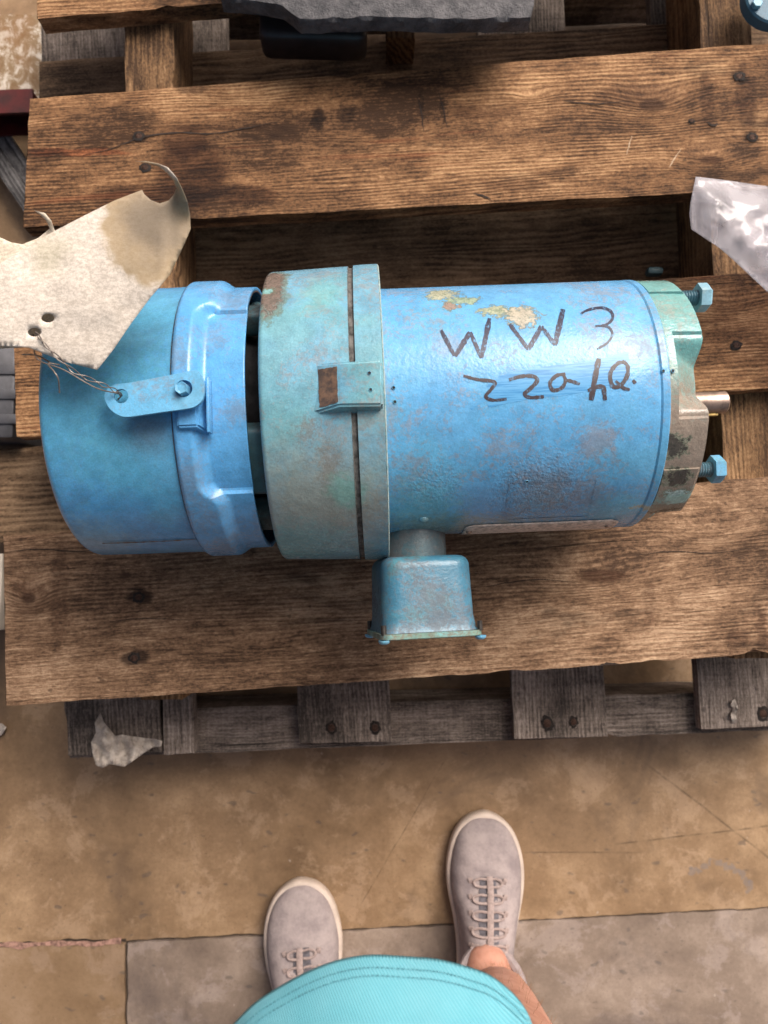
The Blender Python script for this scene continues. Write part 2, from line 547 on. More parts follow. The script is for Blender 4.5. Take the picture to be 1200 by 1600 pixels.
# ------------------------------------------------------------------ pallets
DK = (0.26, 0.19, 0.165)
VD = (0.12, 0.10, 0.10)
W_deck = wood('wood_warm', (0.05, 0.024, 0.011), (0.245, 0.125, 0.057), (0.56, 0.335, 0.17), ring=250, red=0.4, stain=0.75, rw=0.30,
              knots=((1020, 165, 75, 38, .016), (1110, 250, 60, 22, .010), (560, 200, 130, 30, .006), (1140, 480, 60, 25, .007), (830, 150, 30, 10, .006), (380, 150, 60, 14, .005)),
              spots=((300, 270, 62, 62, DK, .8), (235, 310, 100, 24, DK, .8), (385, 305, 55, 18, DK, .75), (290, 222, 38, 30, DK, .75),  # this row: shadow shape beside the tag, painted dark into the board colour
                     (497, 185, 12, 24, VD, .85), (540, 178, 16, 18, VD, .75), (75, 243, 42, 9, VD, .6), (120, 238, 90, 7, (1.0, .5, .35), .6),
                     (1000, 150, 80, 22, DK, .55), (1165, 150, 18, 60, DK, .6), (1105, 160, 14, 55, DK, .5), (800, 290, 60, 12, DK, .5),
                     (330, 200, 120, 5, DK, .5), (660, 160, 4, 26, VD, .6), (692, 170, 4, 30, VD, .6), (760, 175, 60, 14, DK, .5), (300, 135, 30, 12, VD, .6),
                     (640, 130, 60, 8, DK, .5), (217, 213, 12, 9, VD, .7), (1155, 120, 14, 10, VD, .7), (1175, 215, 12, 10, VD, .7)))
W_deck3 = wood('wood_rough_tan', (0.07, 0.038, 0.021), (0.255, 0.150, 0.086), (0.56, 0.38, 0.24), ring=210, stain=0.6, bump=1.0, rw=0.16,
               knots=((45, 935, 34, 26, .012), (940, 900, 120, 30, .010), (700, 960, 160, 24, .006), (420, 1010, 120, 20, .006), (1120, 830, 90, 26, .008)),
               spots=((217, 932, 20, 14, VD, .85), (210, 1029, 22, 14, VD, .85), (45, 935, 34, 30, DK, .55), (92, 930, 14, 90, DK, .45),
                      (700, 850, 300, 14, DK, .35), (480, 885, 110, 14, DK, .5), (1150, 1000, 20, 16, DK, .6), (1190, 985, 10, 34, DK, .6), (1015, 940, 10, 40, DK, .4)))  # wide thin DK strips: shade under the motor painted on the board
W_str = wood('wood_stringer', (0.06, 0.032, 0.016), (0.22, 0.125, 0.06), (0.44, 0.275, 0.145), ring=150, stain=0.4)
W_low = wood('wood_dim_brown', (0.06, 0.036, 0.02), (0.22, 0.138, 0.078), (0.40, 0.27, 0.16), ring=120, stain=0.5, bump=0.6)
W_grey = wood('wood_weathered_grey', (0.055, 0.044, 0.037), (0.19, 0.152, 0.126), (0.40, 0.335, 0.29), ring=190, stain=0.5, cross=0.35, rw=0.2)
W_grey2 = wood('wood_silver_grey', (0.07, 0.066, 0.066), (0.20, 0.19, 0.185), (0.36, 0.345, 0.34), ring=150, stain=0.4)
M_nail = plain('rusty_nail', (0.075, 0.036, 0.022), 0.75, metal=0.4, var=0.4, scale=600, bump=0.5)
M_hole = plain('nail_stain', (0.018, 0.012, 0.009), 0.95, scale=500)


def plank(corners, ztop, thick, mat, parent, name='deck_board', z2=None, seed=None, nst=70, ncr=14, wob=0.0011, **props):
    """corners: photo points TL, TR, BR, BL of the top face at height ztop, TL->TR being the length"""
    seed = random.random() * 50 if seed is None else seed
    zz = [ztop] * 4 if z2 is None else z2
    P = [at(c[0], c[1], z) for c, z in zip(corners, zz)]
    c = sum(P, Vector()) / 4
    ax = ((P[1] - P[0]) + (P[2] - P[3])).normalized()
    ay = Vector((-ax.y, ax.x, 0)).normalized()
    rz = math.atan2(ay.x * -1, ay.y)
    M = Matrix.Translation(c) @ Matrix.Rotation(math.atan2(ax.y, ax.x), 4, 'Z')
    Mi = M.inverted()
    L = [Mi @ p for p in P]
    prof = []
    # v across (0 = top edge, 1 = bottom edge), d depth
    e = 0.0014
    prof += [(0, -thick, 0)]
    prof += [(0, -thick * 0.5, 0), (0, -e, 0), (0, -0.0003, e)]
    for k in range(1, ncr):
        prof.append((k / ncr, 0, 0))
    prof += [(1, -0.0003, -e), (1, -e, 0), (1, -thick * 0.5, 0), (1, -thick, 0)]
    m = len(prof)
    vs, fs = [], []
    for i in range(nst + 1):
        u = i / nst
        a = L[0].lerp(L[1], u)
        b = L[3].lerp(L[2], u)
        for (v, dz, inn) in prof:
            p = a.lerp(b, v)
            s = 1 if v < 0.5 else -1
            q = Vector((p.x * 22, 3.0 * v, seed))
            if v in (0, 1):
                wv = noise.noise(q) * wob + noise.noise(Vector((p.x * 90, dz * 60 + v * 9, seed))) * wob * 0.7
                chip = max(0, noise.noise(Vector((p.x * 35, v * 20, seed + 9))) - 0.42) * 0.018 * (1 if dz > -0.01 else 0)
                p.y += -s * (inn + chip) + wv
                p.z += dz - (chip * 0.5)
            else:
                p.z += 0.0005 * noise.noise(Vector((p.x * 12, p.y * 50, seed)))
            if i in (0, nst):
                e_ = 1 if i == 0 else -1
                p.x += noise.noise(Vector((p.y * 130, dz * 90, seed + i))) * 0.0012 + e_ * (0.0012 if dz > -0.0005 else 0)
            vs.append(p)
    for i in range(nst):
        for k in range(m - 1):
            fs.append((i * m + k, i * m + k + 1, (i + 1) * m + k + 1, (i + 1) * m + k))
        fs.append((i * m + m - 1, i * m, (i + 1) * m, (i + 1) * m + m - 1))
    fs.append(tuple(range(m)))
    fs.append(tuple(nst * m + k for k in range(m)))
    o = mesh_obj(name, vs, fs, mat, None, smooth=True, sharp=35, **props)
    if parent is not None:
        o.parent = parent
        o.matrix_parent_inverse = Matrix.Identity(4)
        o.matrix_basis = parent.matrix_basis.inverted() @ M
        o['_w'] = 0
        del o['_w']
    else:
        o.matrix_basis = M
    o_world[o.name] = M
    return o


o_world = {}


def nail(board, px, py, z, r=0.0035, sunk=0.0005):
    """round nail head sunk in a dark dent of the board"""
    p = at(px, py, z)
    loc = o_world[board.name].inverted() @ p
    vs, fs = [], []
    n = 20
    rings = [(0.0, 0.0006), (r * 0.8, 0.0005), (r, -0.0001), (r, -0.003)]
    for rr, h in rings[1:]:
        for k in range(n):
            a = 2 * math.pi * k / n
            vs.append((loc.x + rr * math.cos(a) * (1 + .06 * math.sin(3 * a + px)), loc.y + rr * math.sin(a), loc.z + h + 0.0006))
    vs.append((loc.x, loc.y, loc.z + 0.0011))
    c = len(vs) - 1
    for k in range(n):
        fs.append((c, k, (k + 1) % n))
        for j in range(2):
            fs.append((j * n + k, j * n + (k + 1) % n, (j + 1) * n + (k + 1) % n, (j + 1) * n + k))
    mesh_obj('nail', vs, fs, M_nail, board, smooth=True)
    # crushed dark dimple round it
    vs, fs = [], []
    for j, (rr, h) in enumerate(((r * 0.9, 0.0013), (r * 1.55, 0.00075))):
        for k in range(n):
            a = 2 * math.pi * k / n
            q = rr * (1 + (.4 * noise.noise(Vector((math.cos(a) * 2, math.sin(a) * 2, px))) if j else 0))
            vs.append((loc.x + q * 1.2 * math.cos(a), loc.y + q * math.sin(a), loc.z + h - 0.0001))
    fs = [(k, (k + 1) % n, n + (k + 1) % n, n + k) for k in range(n)]
    mesh_obj('nail_dent', vs, fs, M_hole, board)


DECK = 0.285
TH = 0.025
pal = empty('pallet', at(620, 600, 0.145), R(3.8), label='brown wooden pallet on top of the stack, its wide deck boards carrying the blue motor', category='pallet', group='stacked wooden pallets')
B0 = plank([(52, -190), (1330, -290), (1330, -78), (57, 27)], DECK, TH, W_deck, pal)
B1 = plank([(45, 153), (1420, 50), (1420, 282), (35, 353)], DECK, TH, W_deck, pal, seed=4.2)
B2 = plank([(20, 508), (1420, 407), (1420, 590), (24, 682)], DECK, TH, W_deck, pal)
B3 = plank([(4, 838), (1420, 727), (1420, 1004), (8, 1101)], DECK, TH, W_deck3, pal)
for b, x, y in ((B1, 217, 213), (B1, 227, 262), (B1, 1155, 120), (B1, 1175, 215), (B3, 217, 933), (B3, 210, 1028), (B1, 1080, 190), (B2, 1150, 540)):
    nail(b, x, y, DECK, r=0.0036 if x != 1080 else 0.002)
ZS = DECK - TH - 0.0005
# stringers run away from the viewer (length = photo vertical)
plank([(268, -200), (283, 1094), (222, 1094), (190, -200)], ZS, 0.095, W_str, pal, 'stringer', ncr=8)
plank([(652, -200), (648, 60), (604, 60), (606, -200)], ZS - 0.05, 0.045, W_str, pal, 'stringer', ncr=8)
plank([(1160, -200), (1230, 1030), (1150, 1030), (1083, -200)], ZS, 0.095, W_str, pal, 'stringer', ncr=8)
ZB = ZS - 0.0955
plank([(60, 325), (1330, 240), (1330, 432), (60, 512)], ZB, 0.02, W_low, pal, 'bottom_board')
plank([(60, 95), (1330, 20), (1330, 95), (60, 175)], ZB, 0.02, W_low, pal, 'bottom_board')
plank([(-60, 705), (760, 650), (760, 800), (-60, 850)], ZB, 0.02, W_low, pal, 'bottom_board')

pal2 = empty('pallet', at(620, 700, 0.0), R(3.8), label='weathered grey wooden pallet at the bottom of the stack on the floor', category='pallet', group='stacked wooden pallets')
ZL = 0.1435
tl = 0.02
for c in ([(62, -50), (108, 1183), (252, 1176), (198, -50)],
          [(232, 100), (258, 1181), (303, 1178), (284, 100)],
          [(408, -50), (470, 1163), (613, 1160), (546, -50)],
          [(742, -50), (806, 1156), (950, 1152), (878, -50)],
          [(1014, -50), (1098, 1141), (1240, 1134), (1150, -50)]):
    b = plank(c, ZL, tl, W_grey, pal2, wob=0.0008, seed=random.random() * 40)
    if c[0][0] == 408:
        nail(b, 518, 1137, ZL, 0.0045)
        nail(b, 586, 1137, ZL, 0.0045)
    if c[0][0] == 742:
        nail(b, 855, 1130, ZL, 0.005)
        nail(b, 896, 1128, ZL, 0.004)
    if c[0][0] == 1014:
        nail(b, 1192, 1115, ZL, 0.005)
ZT = ZL - tl - 0.0005
plank([(106, 1112), (1330, 1076), (1330, 1134), (108, 1183)], ZT, 0.100, W_grey, pal2, 'stringer')
plank([(100, 560), (1330, 500), (1330, 560), (100, 620)], ZT, 0.100, W_grey, pal2, 'stringer')
plank([(90, -60), (1330, -110), (1330, -60), (90, -10)], ZT, 0.100, W_grey, pal2, 'stringer')
plank([(262, -60), (268, 330), (358, 330), (352, -60)], ZL, tl, W_grey, pal2, 'deck_board')

# ------------------------------------------------------------------ motor frame of reference
ZA = 0.129                         # axis above the deck
axL = at(100, 668, DECK + ZA)
axR = at(1120, 629, DECK + ZA)
AXA = math.atan2(axR.y - axL.y, axR.x - axL.x)
mid = axL.lerp(axR, (0 - axL.x) / (axR.x - axL.x))
motor = empty('electric_motor', (0, mid.y, DECK), AXA,
              label='blue painted electric motor with round drum housing lying across the pallet boards', category='motor')
MM = Matrix.Translation((0, mid.y, DECK)) @ Matrix.Rotation(AXA, 4, 'Z')
MI = MM.inverted()


def lray(px, py):
    return MI @ CO, (MI.to_3x3() @ ray(px, py))


def cyl(px, py, Rr, za=ZA):
    """photo point -> (x, theta) on the cylinder of radius Rr round the motor axis; theta 0 = up, + = towards viewer"""
    o, d = lray(px, py)
    oy, oz = o.y, o.z - za
    a = d.y ** 2 + d.z ** 2
    b = 2 * (oy * d.y + oz * d.z)
    c = oy ** 2 + oz ** 2 - Rr ** 2
    D = b * b - 4 * a * c
    if D < 0:
        t_ = -b / (2 * a)
    else:
        t_ = (-b - math.sqrt(D)) / (2 * a)
    p = o + d * t_
    return p.x, math.atan2(-p.y, p.z - za)


def cp(x, th, Rr, za=ZA):
    return Vector((x, -Rr * math.sin(th), za + Rr * math.cos(th)))


def cpx(px, py, Rr):
    x, th = cyl(px, py, Rr)
    return cp(x, th, Rr)


def lplane_z(px, py, z):
    """photo point on local height z (above deck)"""
    return MI @ at(px, py, DECK + z)


def lplane_x(px, py, x):
    o, d = lray(px, py)
    return o + d * ((x - o.x) / d.x)


def surf(name, xs, nth, Rf, mat, parent, cap0=False, cap1=False, th0=-math.pi, th1=math.pi, sharp=30, **props):
    """surface of revolution with R = Rf(x index/value, theta); xs may be (x, R) pairs"""
    full = abs(th1 - th0 - 2 * math.pi) < 1e-6
    ths = [th0 + (th1 - th0) * k / nth for k in range(nth if full else nth + 1)]
    m = len(ths)
    vs, fs = [], []
    for x in xs:
        for th in ths:
            if isinstance(x, tuple):
                vs.append(cp(x[0], th, x[1]))
            else:
                vs.append(cp(x, th, Rf(x, th)))
    for i in range(len(xs) - 1):
        for k in range(m if full else m - 1):
            fs.append((i * m + k, i * m + (k + 1) % m, (i + 1) * m + (k + 1) % m, (i + 1) * m + k))
    if cap0:
        fs.append(tuple(range(m)))
    if cap1:
        fs.append(tuple((len(xs) - 1) * m + k for k in range(m)))
    return mesh_obj(name, vs, fs, mat, parent, smooth=True, sharp=sharp, **props)


def cyl_patch(poly_px, Rr, dR, mat, name, parent, step=0.004):
    pass


BLUE = (0.075, 0.31, 0.60)
BLUE2 = (0.105, 0.37, 0.66)
TEAL = (0.10, 0.36, 0.38)
GREEN = (0.13, 0.33, 0.27)
BROWN = (0.16, 0.115, 0.09)
CREAM = (0.42, 0.42, 0.30)

RC, RB, RM = 0.1158, 0.129, 0.1087

mt_cowl = paint('enamel_cowl', BLUE, (0.085, 0.34, 0.50), alt_amt=0.6, grime=0.12, rough=0.22, alt_scale=11, pock=0.1,
                blobs=((cpx(110, 640, RC), 0.05, (0.09, 0.32, 0.40), 0.9, 0.55),
                       (cpx(200, 500, RC), 0.055, (0.09, 0.33, 0.40), 0.8, 0.5),
                       (cpx(230, 672, RC), 0.016, (0.10, 0.10, 0.12), 0.8, 0.55, (1, 1, 1), 0.1),  # soft dark blob: the lever's shadow painted on the cowl
                       (cpx(150, 850, RC), 0.03, (0.22, 0.42, 0.52), 0.8, 0.5)))
mt_ring = paint('enamel_ring', (0.09, 0.33, 0.63), (0.13, 0.30, 0.46), alt_amt=0.3, grime=0.35, rough=0.24, alt_scale=20, pock=0.4)
mt_bell = paint('enamel_bell', (0.14, 0.34, 0.47), (0.13, 0.33, 0.37), alt_amt=0.9, grime=0.55, grimecol=(0.215, 0.19, 0.175), rough=0.27, alt_scale=13, pock=0.5,
                blobs=((cpx(420, 440, RB), 0.013, (0.17, 0.12, 0.10), 0.15, 0.9, (1, .35, .35), 0.12),
                       (cpx(417, 450, RB), 0.006, (0.20, 0.42, 0.42), 0.15, 0.9),
                       (cpx(500, 790, RB), 0.046, (0.27, 0.26, 0.20), 0.8, 0.75, (.75, 1, 1), 0.15),
                       (cpx(515, 740, RB), 0.014, (0.19, 0.15, 0.12), 0.5, 0.5, (2.2, .6, .6), 0.35),
                       (cpx(480, 680, RB), 0.008, (0.20, 0.14, 0.11), 0.5, 0.45, (1, 1, 1), 0.5),
                       (cpx(500, 455, RB), 0.018, (0.16, 0.40, 0.42), 0.6, 0.6),
                       (cpx(540, 770, RB), 0.013, (0.12, 0.37, 0.34), 0.5, 0.5),
                       (cpx(470, 860, RB), 0.03, (0.11, 0.38, 0.42), 0.6, 0.6, (.6, 1, 1))))
mt_body = paint('enamel_body', (0.10, 0.335, 0.60), (0.12, 0.39, 0.58), alt_amt=0.5, grime=0.60, grimecol=(0.22, 0.21, 0.22), rough=0.25, alt_scale=15, pock=0.5, ybias=0.45,
                blobs=((cpx(690, 460, RM), 0.009, CREAM, 0.13, 0.9, (.8, 1, 1), 0.35),
                       (cpx(722, 468, RM), 0.008, (0.32, 0.40, 0.28), 0.13, 0.9, (.7, 1.4, 1), 0.35),
                       (cpx(703, 478, RM), 0.006, (0.33, 0.22, 0.17), 0.13, 0.8),
                       (cpx(775, 486, RM), 0.009, (0.38, 0.40, 0.27), 0.13, 0.9, (.6, 1.5, 1.2), 0.35),
                       (cpx(815, 492, RM), 0.010, (0.47, 0.42, 0.33), 0.13, 0.9, (.8, 1.0, 1), 0.35),
                       (cpx(700, 540, RM), 0.012, (0.22, 0.23, 0.28), 0.5, 0.35),
                       (cpx(930, 690, RM), 0.014, (0.23, 0.22, 0.24), 0.35, 0.6, (1, 1, 1), 0.3),
                       (cpx(855, 765, RM), 0.022, (0.18, 0.15, 0.15), 0.7, 0.5, (.8, 1, 1), 0.4),
                       (cpx(660, 800, RM), 0.03, (0.12, 0.42, 0.52), 0.7, 0.6),
                       (cpx(680, 822, RM), 0.020, (0.22, 0.27, 0.20), 0.8, 0.7, (.55, 1, 1)),
                       (cpx(780, 825, RM), 0.022, (0.22, 0.24, 0.20), 0.8, 0.7, (.35, 1, 1)),
                       (cpx(960, 800, RM), 0.022, (0.10, 0.42, 0.60), 0.6, 0.6),
                       (cpx(1005, 793, RM), 0.006, (0.33, 0.33, 0.25), 0.2, 0.9, (.6, 1.3, 1.3))),
                pimple=((cpx(840, 770, RM), 0.05, 3.0), (cpx(680, 760, RM), 0.035, 1.5)))
mt_end = paint('enamel_end_bell', (0.14, 0.36, 0.36), (0.17, 0.30, 0.26), alt_amt=0.7, grime=0.5, grimecol=(0.24, 0.20, 0.17), rough=0.2, alt_scale=25, pock=1.0,
               blobs=((cpx(1078, 700, .1), 0.052, (0.27, 0.20, 0.155), 0.5, 0.92, (.4, 1, 1), 0.2),
                      (cpx(1055, 800, .1), 0.045, (0.24, 0.185, 0.14), 0.3, 0.9, (.4, 1, 1), 0.2),
                      (cpx(1056, 696, .105), 0.009, (0.06, 0.05, 0.045), 0.15, 0.9),
                      (cpx(1056, 742, .105), 0.008, (0.07, 0.055, 0.05), 0.15, 0.9, (.7, 1.2, 1)),
                      (cpx(1052, 765, .105), 0.006, (0.45, 0.62, 0.62), 0.15, 0.9, (.5, 1.5, 1.5)),
                      (cpx(1060, 775, .105), 0.008, (0.30, 0.50, 0.47), 0.2, 0.8, (.5, 1.3, 1)),
                      (cpx(1040, 795, .105), 0.005, (0.03, 0.03, 0.03), 0.2, 0.9, (.35, 1.5, 1.5))))
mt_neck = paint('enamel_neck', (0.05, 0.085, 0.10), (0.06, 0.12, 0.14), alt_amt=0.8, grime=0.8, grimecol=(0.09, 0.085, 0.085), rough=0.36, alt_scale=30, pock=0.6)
mt_box = paint('enamel_conduit_shaded', (0.045, 0.165, 0.25), (0.07, 0.22, 0.26), alt_amt=0.8, grime=0.6, grimecol=(0.115, 0.10, 0.10), rough=0.34, alt_scale=30, pock=0.6)  # shading on the box put into darker enamel and grime colours
mt_bluehw = paint('enamel_hardware', (0.10, 0.33, 0.52), (0.14, 0.40, 0.46), alt_amt=0.6, grime=0.35, rough=0.4, alt_scale=60)
mt_paleblue = paint('enamel_pale_head', (0.22, 0.42, 0.52), (0.34, 0.46, 0.48), alt_amt=0.8, grime=0.3, rough=0.4, alt_scale=90)
mt_thread = paint('dark_thread', (0.05, 0.14, 0.19), (0.04, 0.10, 0.13), alt_amt=0.6, grime=0.3, rough=0.4, alt_scale=90)
mt_darkteal = paint('enamel_dark_inside', (0.035, 0.09, 0.11), (0.05, 0.12, 0.13), alt_amt=0.5, grime=0.6, grimecol=(0.05, 0.04, 0.035), rough=0.5, alt_scale=40)
M_black = plain('black_recess', (0.012, 0.012, 0.014), 0.8, scale=80)
M_edge = plain('pale_worn_edge', (0.42, 0.48, 0.44), 0.6, var=0.6, scale=260, bump=0.5, dark=(0.14, 0.30, 0.33))
M_groove = plain('grime_groove', (0.14, 0.135, 0.125), 0.7, var=0.5, scale=200, bump=0.5)
M_steel = plain('worn_steel', (0.42, 0.31, 0.25), 0.36, metal=0.75, var=0.35, scale=90, bump=0.25)
M_brass = plain('dull_brass', (0.35, 0.24, 0.08), 0.45, metal=0.6, var=0.4, scale=200)
M_plate = plain('bare_nameplate', (0.72, 0.58, 0.50), 0.55, metal=0.0, var=0.35, scale=230, bump=0.5)
M_rustdark = plain('rusty_scuff', (0.10, 0.075, 0.065), 0.5, var=0.45, scale=180, bump=0.6, metal=0.2, dark=(0.26, 0.155, 0.10))
M_darkscrew = plain('dark_screw', (0.06, 0.055, 0.05), 0.5, metal=0.6, scale=400)

# ---- left brake cover can
x0 = -0.252
xs_ = cyl(268, 585, RC)[0]         # seam
prof = [(x0 + 0.004, 0.0), (x0, 0.03), (x0, RC - 0.012)]
for k in range(7):
    a = math.pi / 2 * k / 6
    prof.append((x0 + 0.007 * (1 - math.sin(a)) if False else x0 + 0.007 * (1 - math.cos(a)), RC - 0.007 + 0.007 * math.sin(a) - 0.0006))
prof += [(x0 + 0.03, RC - 0.0003), (xs_ - 0.012, RC), (xs_ - 0.0008, RC + 0.0004), (xs_ - 0.0006, RC - 0.003)]
surf('brake_cover', prof, 160, None, mt_cowl, motor)
xr1 = -0.0985                      # right edge of the ring
xc1, xc2 = cyl(318, 560, RC + .003)[0], cyl(338, 560, RC)[0]
th_a = cyl(360, 479, RC)[1]
th_b = cyl(362, 774, RC)[1]


def sstep(a, b, v):
    t_ = max(0, min(1, (v - a) / (b - a)))
    return t_ * t_ * (3 - 2 * t_)


def Rring(x, th):
    hi = RC + 0.0042
    # recess between the two ribs on top and mirrored below
    inn = sstep(th_a, th_a + 0.022, th) * (1 - sstep(th_b - 0.022, th_b, th))
    inn2 = sstep(th_a, th_a + 0.022, th - math.pi if th > 0 else th + math.pi) * (1 - sstep(th_b - 0.022, th_b, th - math.pi if th > 0 else th + math.pi))
    inn = max(inn, inn2)
    lo_ = RC - 0.0018 - 0.0034 * inn
    xa = xc1 - 0.012 * max(sstep(th_a - .06, th_a + 0.09, th) * (1 - sstep(th_b - 0.09, th_b + .06, th)), inn2)
    k = sstep(xa, xa + 0.012, x)
    r0 = hi + (lo_ - hi) * k
    if x < xs_ + 0.0025:
        r0 -= 0.0016 * (1 - (x - xs_) / 0.0025)
    return r0


ringx = [xs_ + 0.0002 + (xr1 - xs_ - 0.0002) * (i / 56) for i in range(57)]
nthR = 420
o = surf('brake_ring', ringx, nthR, Rring, mt_ring, motor, sharp=24)
md = o.modifiers.new('thickness', 'SOLIDIFY')
md.thickness = 0.004
md.offset = -1
# dark seam line between cover and ring
surf('seam', [(xs_ - 0.0014, RC - 0.0008), (xs_ - 0.0010, RC + 0.0006), (xs_ - 0.0001, RC + 0.0007), (xs_ + 0.0003, RC - 0.0005)], 240, None, M_groove, motor)
# inside: dark drum, inner disc and lugs seen through the gap
surf('inner_drum', [(xs_, 0.02), (xs_, 0.085), (-0.12, 0.085), (-0.10, 0.075), (-0.07, 0.075)], 96, None, M_black, motor)
for (px, py, hgt, wd) in ((391, 481, 0.0, 0.022), (398, 725, 0.0, 0.055), (440, 820, 0, .03)):
    x_, th_ = cyl(px, py, 0.104)
    b = box_bm((0, 0, 0), (0.048, wd, 0.020), bev=0.004, seg=3)
    bmesh.ops.transform(b, matrix=Matrix.Translation(cp(-0.094, th_, 0.093)) @ Matrix.Rotation(th_, 4, 'X'), verts=b.verts)
    bm_obj('lug', b, mt_darkteal, motor, smooth=True)
for th_ in (2.1, 3.0, -2.2, -1.5):
    b = box_bm((0, 0, 0), (0.048, 0.03, 0.020), bev=0.004, seg=3)
    bmesh.ops.transform(b, matrix=Matrix.Translation(cp(-0.094, th_, 0.093)) @ Matrix.Rotation(th_, 4, 'X'), verts=b.verts)
    bm_obj('lug', b, mt_darkteal, motor, smooth=True)

# ---- lever boss, lever plate, pin
xb, thb = cyl(300, 628, RC + 0.006)
bx0, bx1 = lplane_z(274, 640, ZA + .121).x, lplane_z(322, 640, ZA + .121).x
byt, byb = lplane_z(300, 586, ZA + .123).y, lplane_z(300, 670, ZA + .118).y
bm = bmesh.new()
v = [(bx0, byt, ZA + .103), (bx1, byt, ZA + .103), (bx1 + .003, byb - .004, ZA + .098), (bx0 - .001, byb - .004, ZA + .098),
     (bx0 + .001, byt - .001, ZA + .1266), (bx1 - .006, byt - .001, ZA + .1266), (bx1 - .006, byb + .001, ZA + .1216), (bx0 + .001, byb + .001, ZA + .1216)]
bv = [bm.verts.new(q) for q in v]
for f in ((0, 1, 2, 3), (4, 5, 6, 7), (0, 1, 5, 4), (1, 2, 6, 5), (2, 3, 7, 6), (3, 0, 4, 7)):
    bm.faces.new([bv[i] for i in f])
bmesh.ops.recalc_face_normals(bm, faces=bm.faces)
bmesh.ops.bevel(bm, geom=bm.edges[:], offset=0.0015, segments=2, affect='EDGES')
bm_obj('lever_boss', bm, mt_ring, motor, smooth=True)
# thin upright flange beside the boss
fa_, fb_ = lplane_z(324, 590, ZA + .1215), lplane_z(327, 676, ZA + .1175)
bm = box_bm((0, 0, 0), (0.0022, (fa_ - fb_).length, 0.012), bev=0.0006)
bmesh.ops.transform(bm, matrix=Matrix.Translation((fa_ + fb_) / 2 + Vector((0, 0, -.003))) @ Matrix.Rotation(math.atan2(-(fa_.x - fb_.x), fa_.y - fb_.y), 4, 'Z') @ Matrix.Rotation(0.06, 4, 'X'), verts=bm.verts)
bm_obj('lever_flange', bm, mt_ring, motor, smooth=True)

ZP = ZA + 0.1322                   # top of plate
outline = [(163, 622), (165, 612), (172, 604), (183, 600), (201, 598), (240, 591), (275, 584), (300, 579), (308, 579), (314, 584), (318, 595), (319, 612), (316, 625), (308, 633), (296, 638), (260, 643), (225, 648), (205, 651), (192, 651), (180, 646), (170, 637)]


def plate_mesh(outline_px, z, thick, holes=(), zfun=None):
    """solid flat plate with round holes, traced at its own height; local motor frame"""
    sm = []
    P = [Vector((p[0], p[1])) for p in outline_px]
    n_ = len(P)
    for i in range(n_):
        a, b, c, d = P[i - 1], P[i], P[(i + 1) % n_], P[(i + 2) % n_]
        for k in range(3):
            t_ = k / 3
            sm.append(0.5 * ((2 * b) + (c - a) * t_ + (2 * a - 5 * b + 4 * c - d) * t_ * t_ + (3 * b - a - 3 * c + d) * t_ ** 3))
    loc = [lplane_z(p.x, p.y, z) for p in sm]
    pts = [Vector((q.x, q.y)) for q in loc]
    edges = [(i, (i + 1) % len(pts)) for i in range(len(pts))]
    hc = []
    for (hx, hy, hr) in holes:
        c = lplane_z(hx, hy, z)
        hc.append((c.x, c.y, hr))
        s0 = len(pts)
        for k in range(24):
            a = 2 * math.pi * k / 24
            pts.append(Vector((c.x + hr * math.cos(a), c.y + hr * math.sin(a))))
        edges += [(s0 + k, s0 + (k + 1) % 24) for k in range(24)]
    res = delaunay_2d_cdt(pts, edges, [], 1, 1e-7)
    V2, F2 = res[0], res[2]
    keep = []
    for f in F2:
        c = sum((V2[i] for i in f), Vector((0, 0))) / len(f)
        if any((c.x - h[0]) ** 2 + (c.y - h[1]) ** 2 < (h[2] * 0.98) ** 2 for h in hc):
            continue
        if not inpoly(c, pts[:len(loc)]):
            continue
        keep.append(f)
    bm = bmesh.new()
    vv = [bm.verts.new((q.x, q.y, zfun(q) if zfun else z)) for q in V2]
    for f in keep:
        bm.faces.new([vv[i] for i in f])
    r = bmesh.ops.extrude_face_region(bm, geom=bm.faces[:])
    bmesh.ops.translate(bm, vec=(0, 0, -thick), verts=[e for e in r['geom'] if isinstance(e, bmesh.types.BMVert)])
    bmesh.ops.recalc_face_normals(bm, faces=bm.faces)
    return bm


def inpoly(p, poly):
    c = False
    j = len(poly) - 1
    for i in range(len(poly)):
        a, b = poly[i], poly[j]
        if (a.y > p.y) != (b.y > p.y) and p.x < (b.x - a.x) * (p.y - a.y) / (b.y - a.y) + a.x:
            c = not c
        j = i
    return c


mt_lever = paint('enamel_lever', (0.11, 0.36, 0.58), (0.13, 0.33, 0.46), alt_amt=0.5, grime=0.5, grimecol=(0.20, 0.18, 0.19), rough=0.36, alt_scale=45, pock=0.4)
bm = plate_mesh(outline, ZP, 0.0032, holes=((189, 619, 0.0052), (287, 607, 0.0062)))
lever = bm_obj('release_lever', bm, mt_lever, motor, smooth=True)
md = lever.modifiers.new('bevel', 'BEVEL')
md.width = 0.0007
md.segments = 2
md.limit_method = 'ANGLE'
pc = lplane_z(284, 607, ZP + .002)


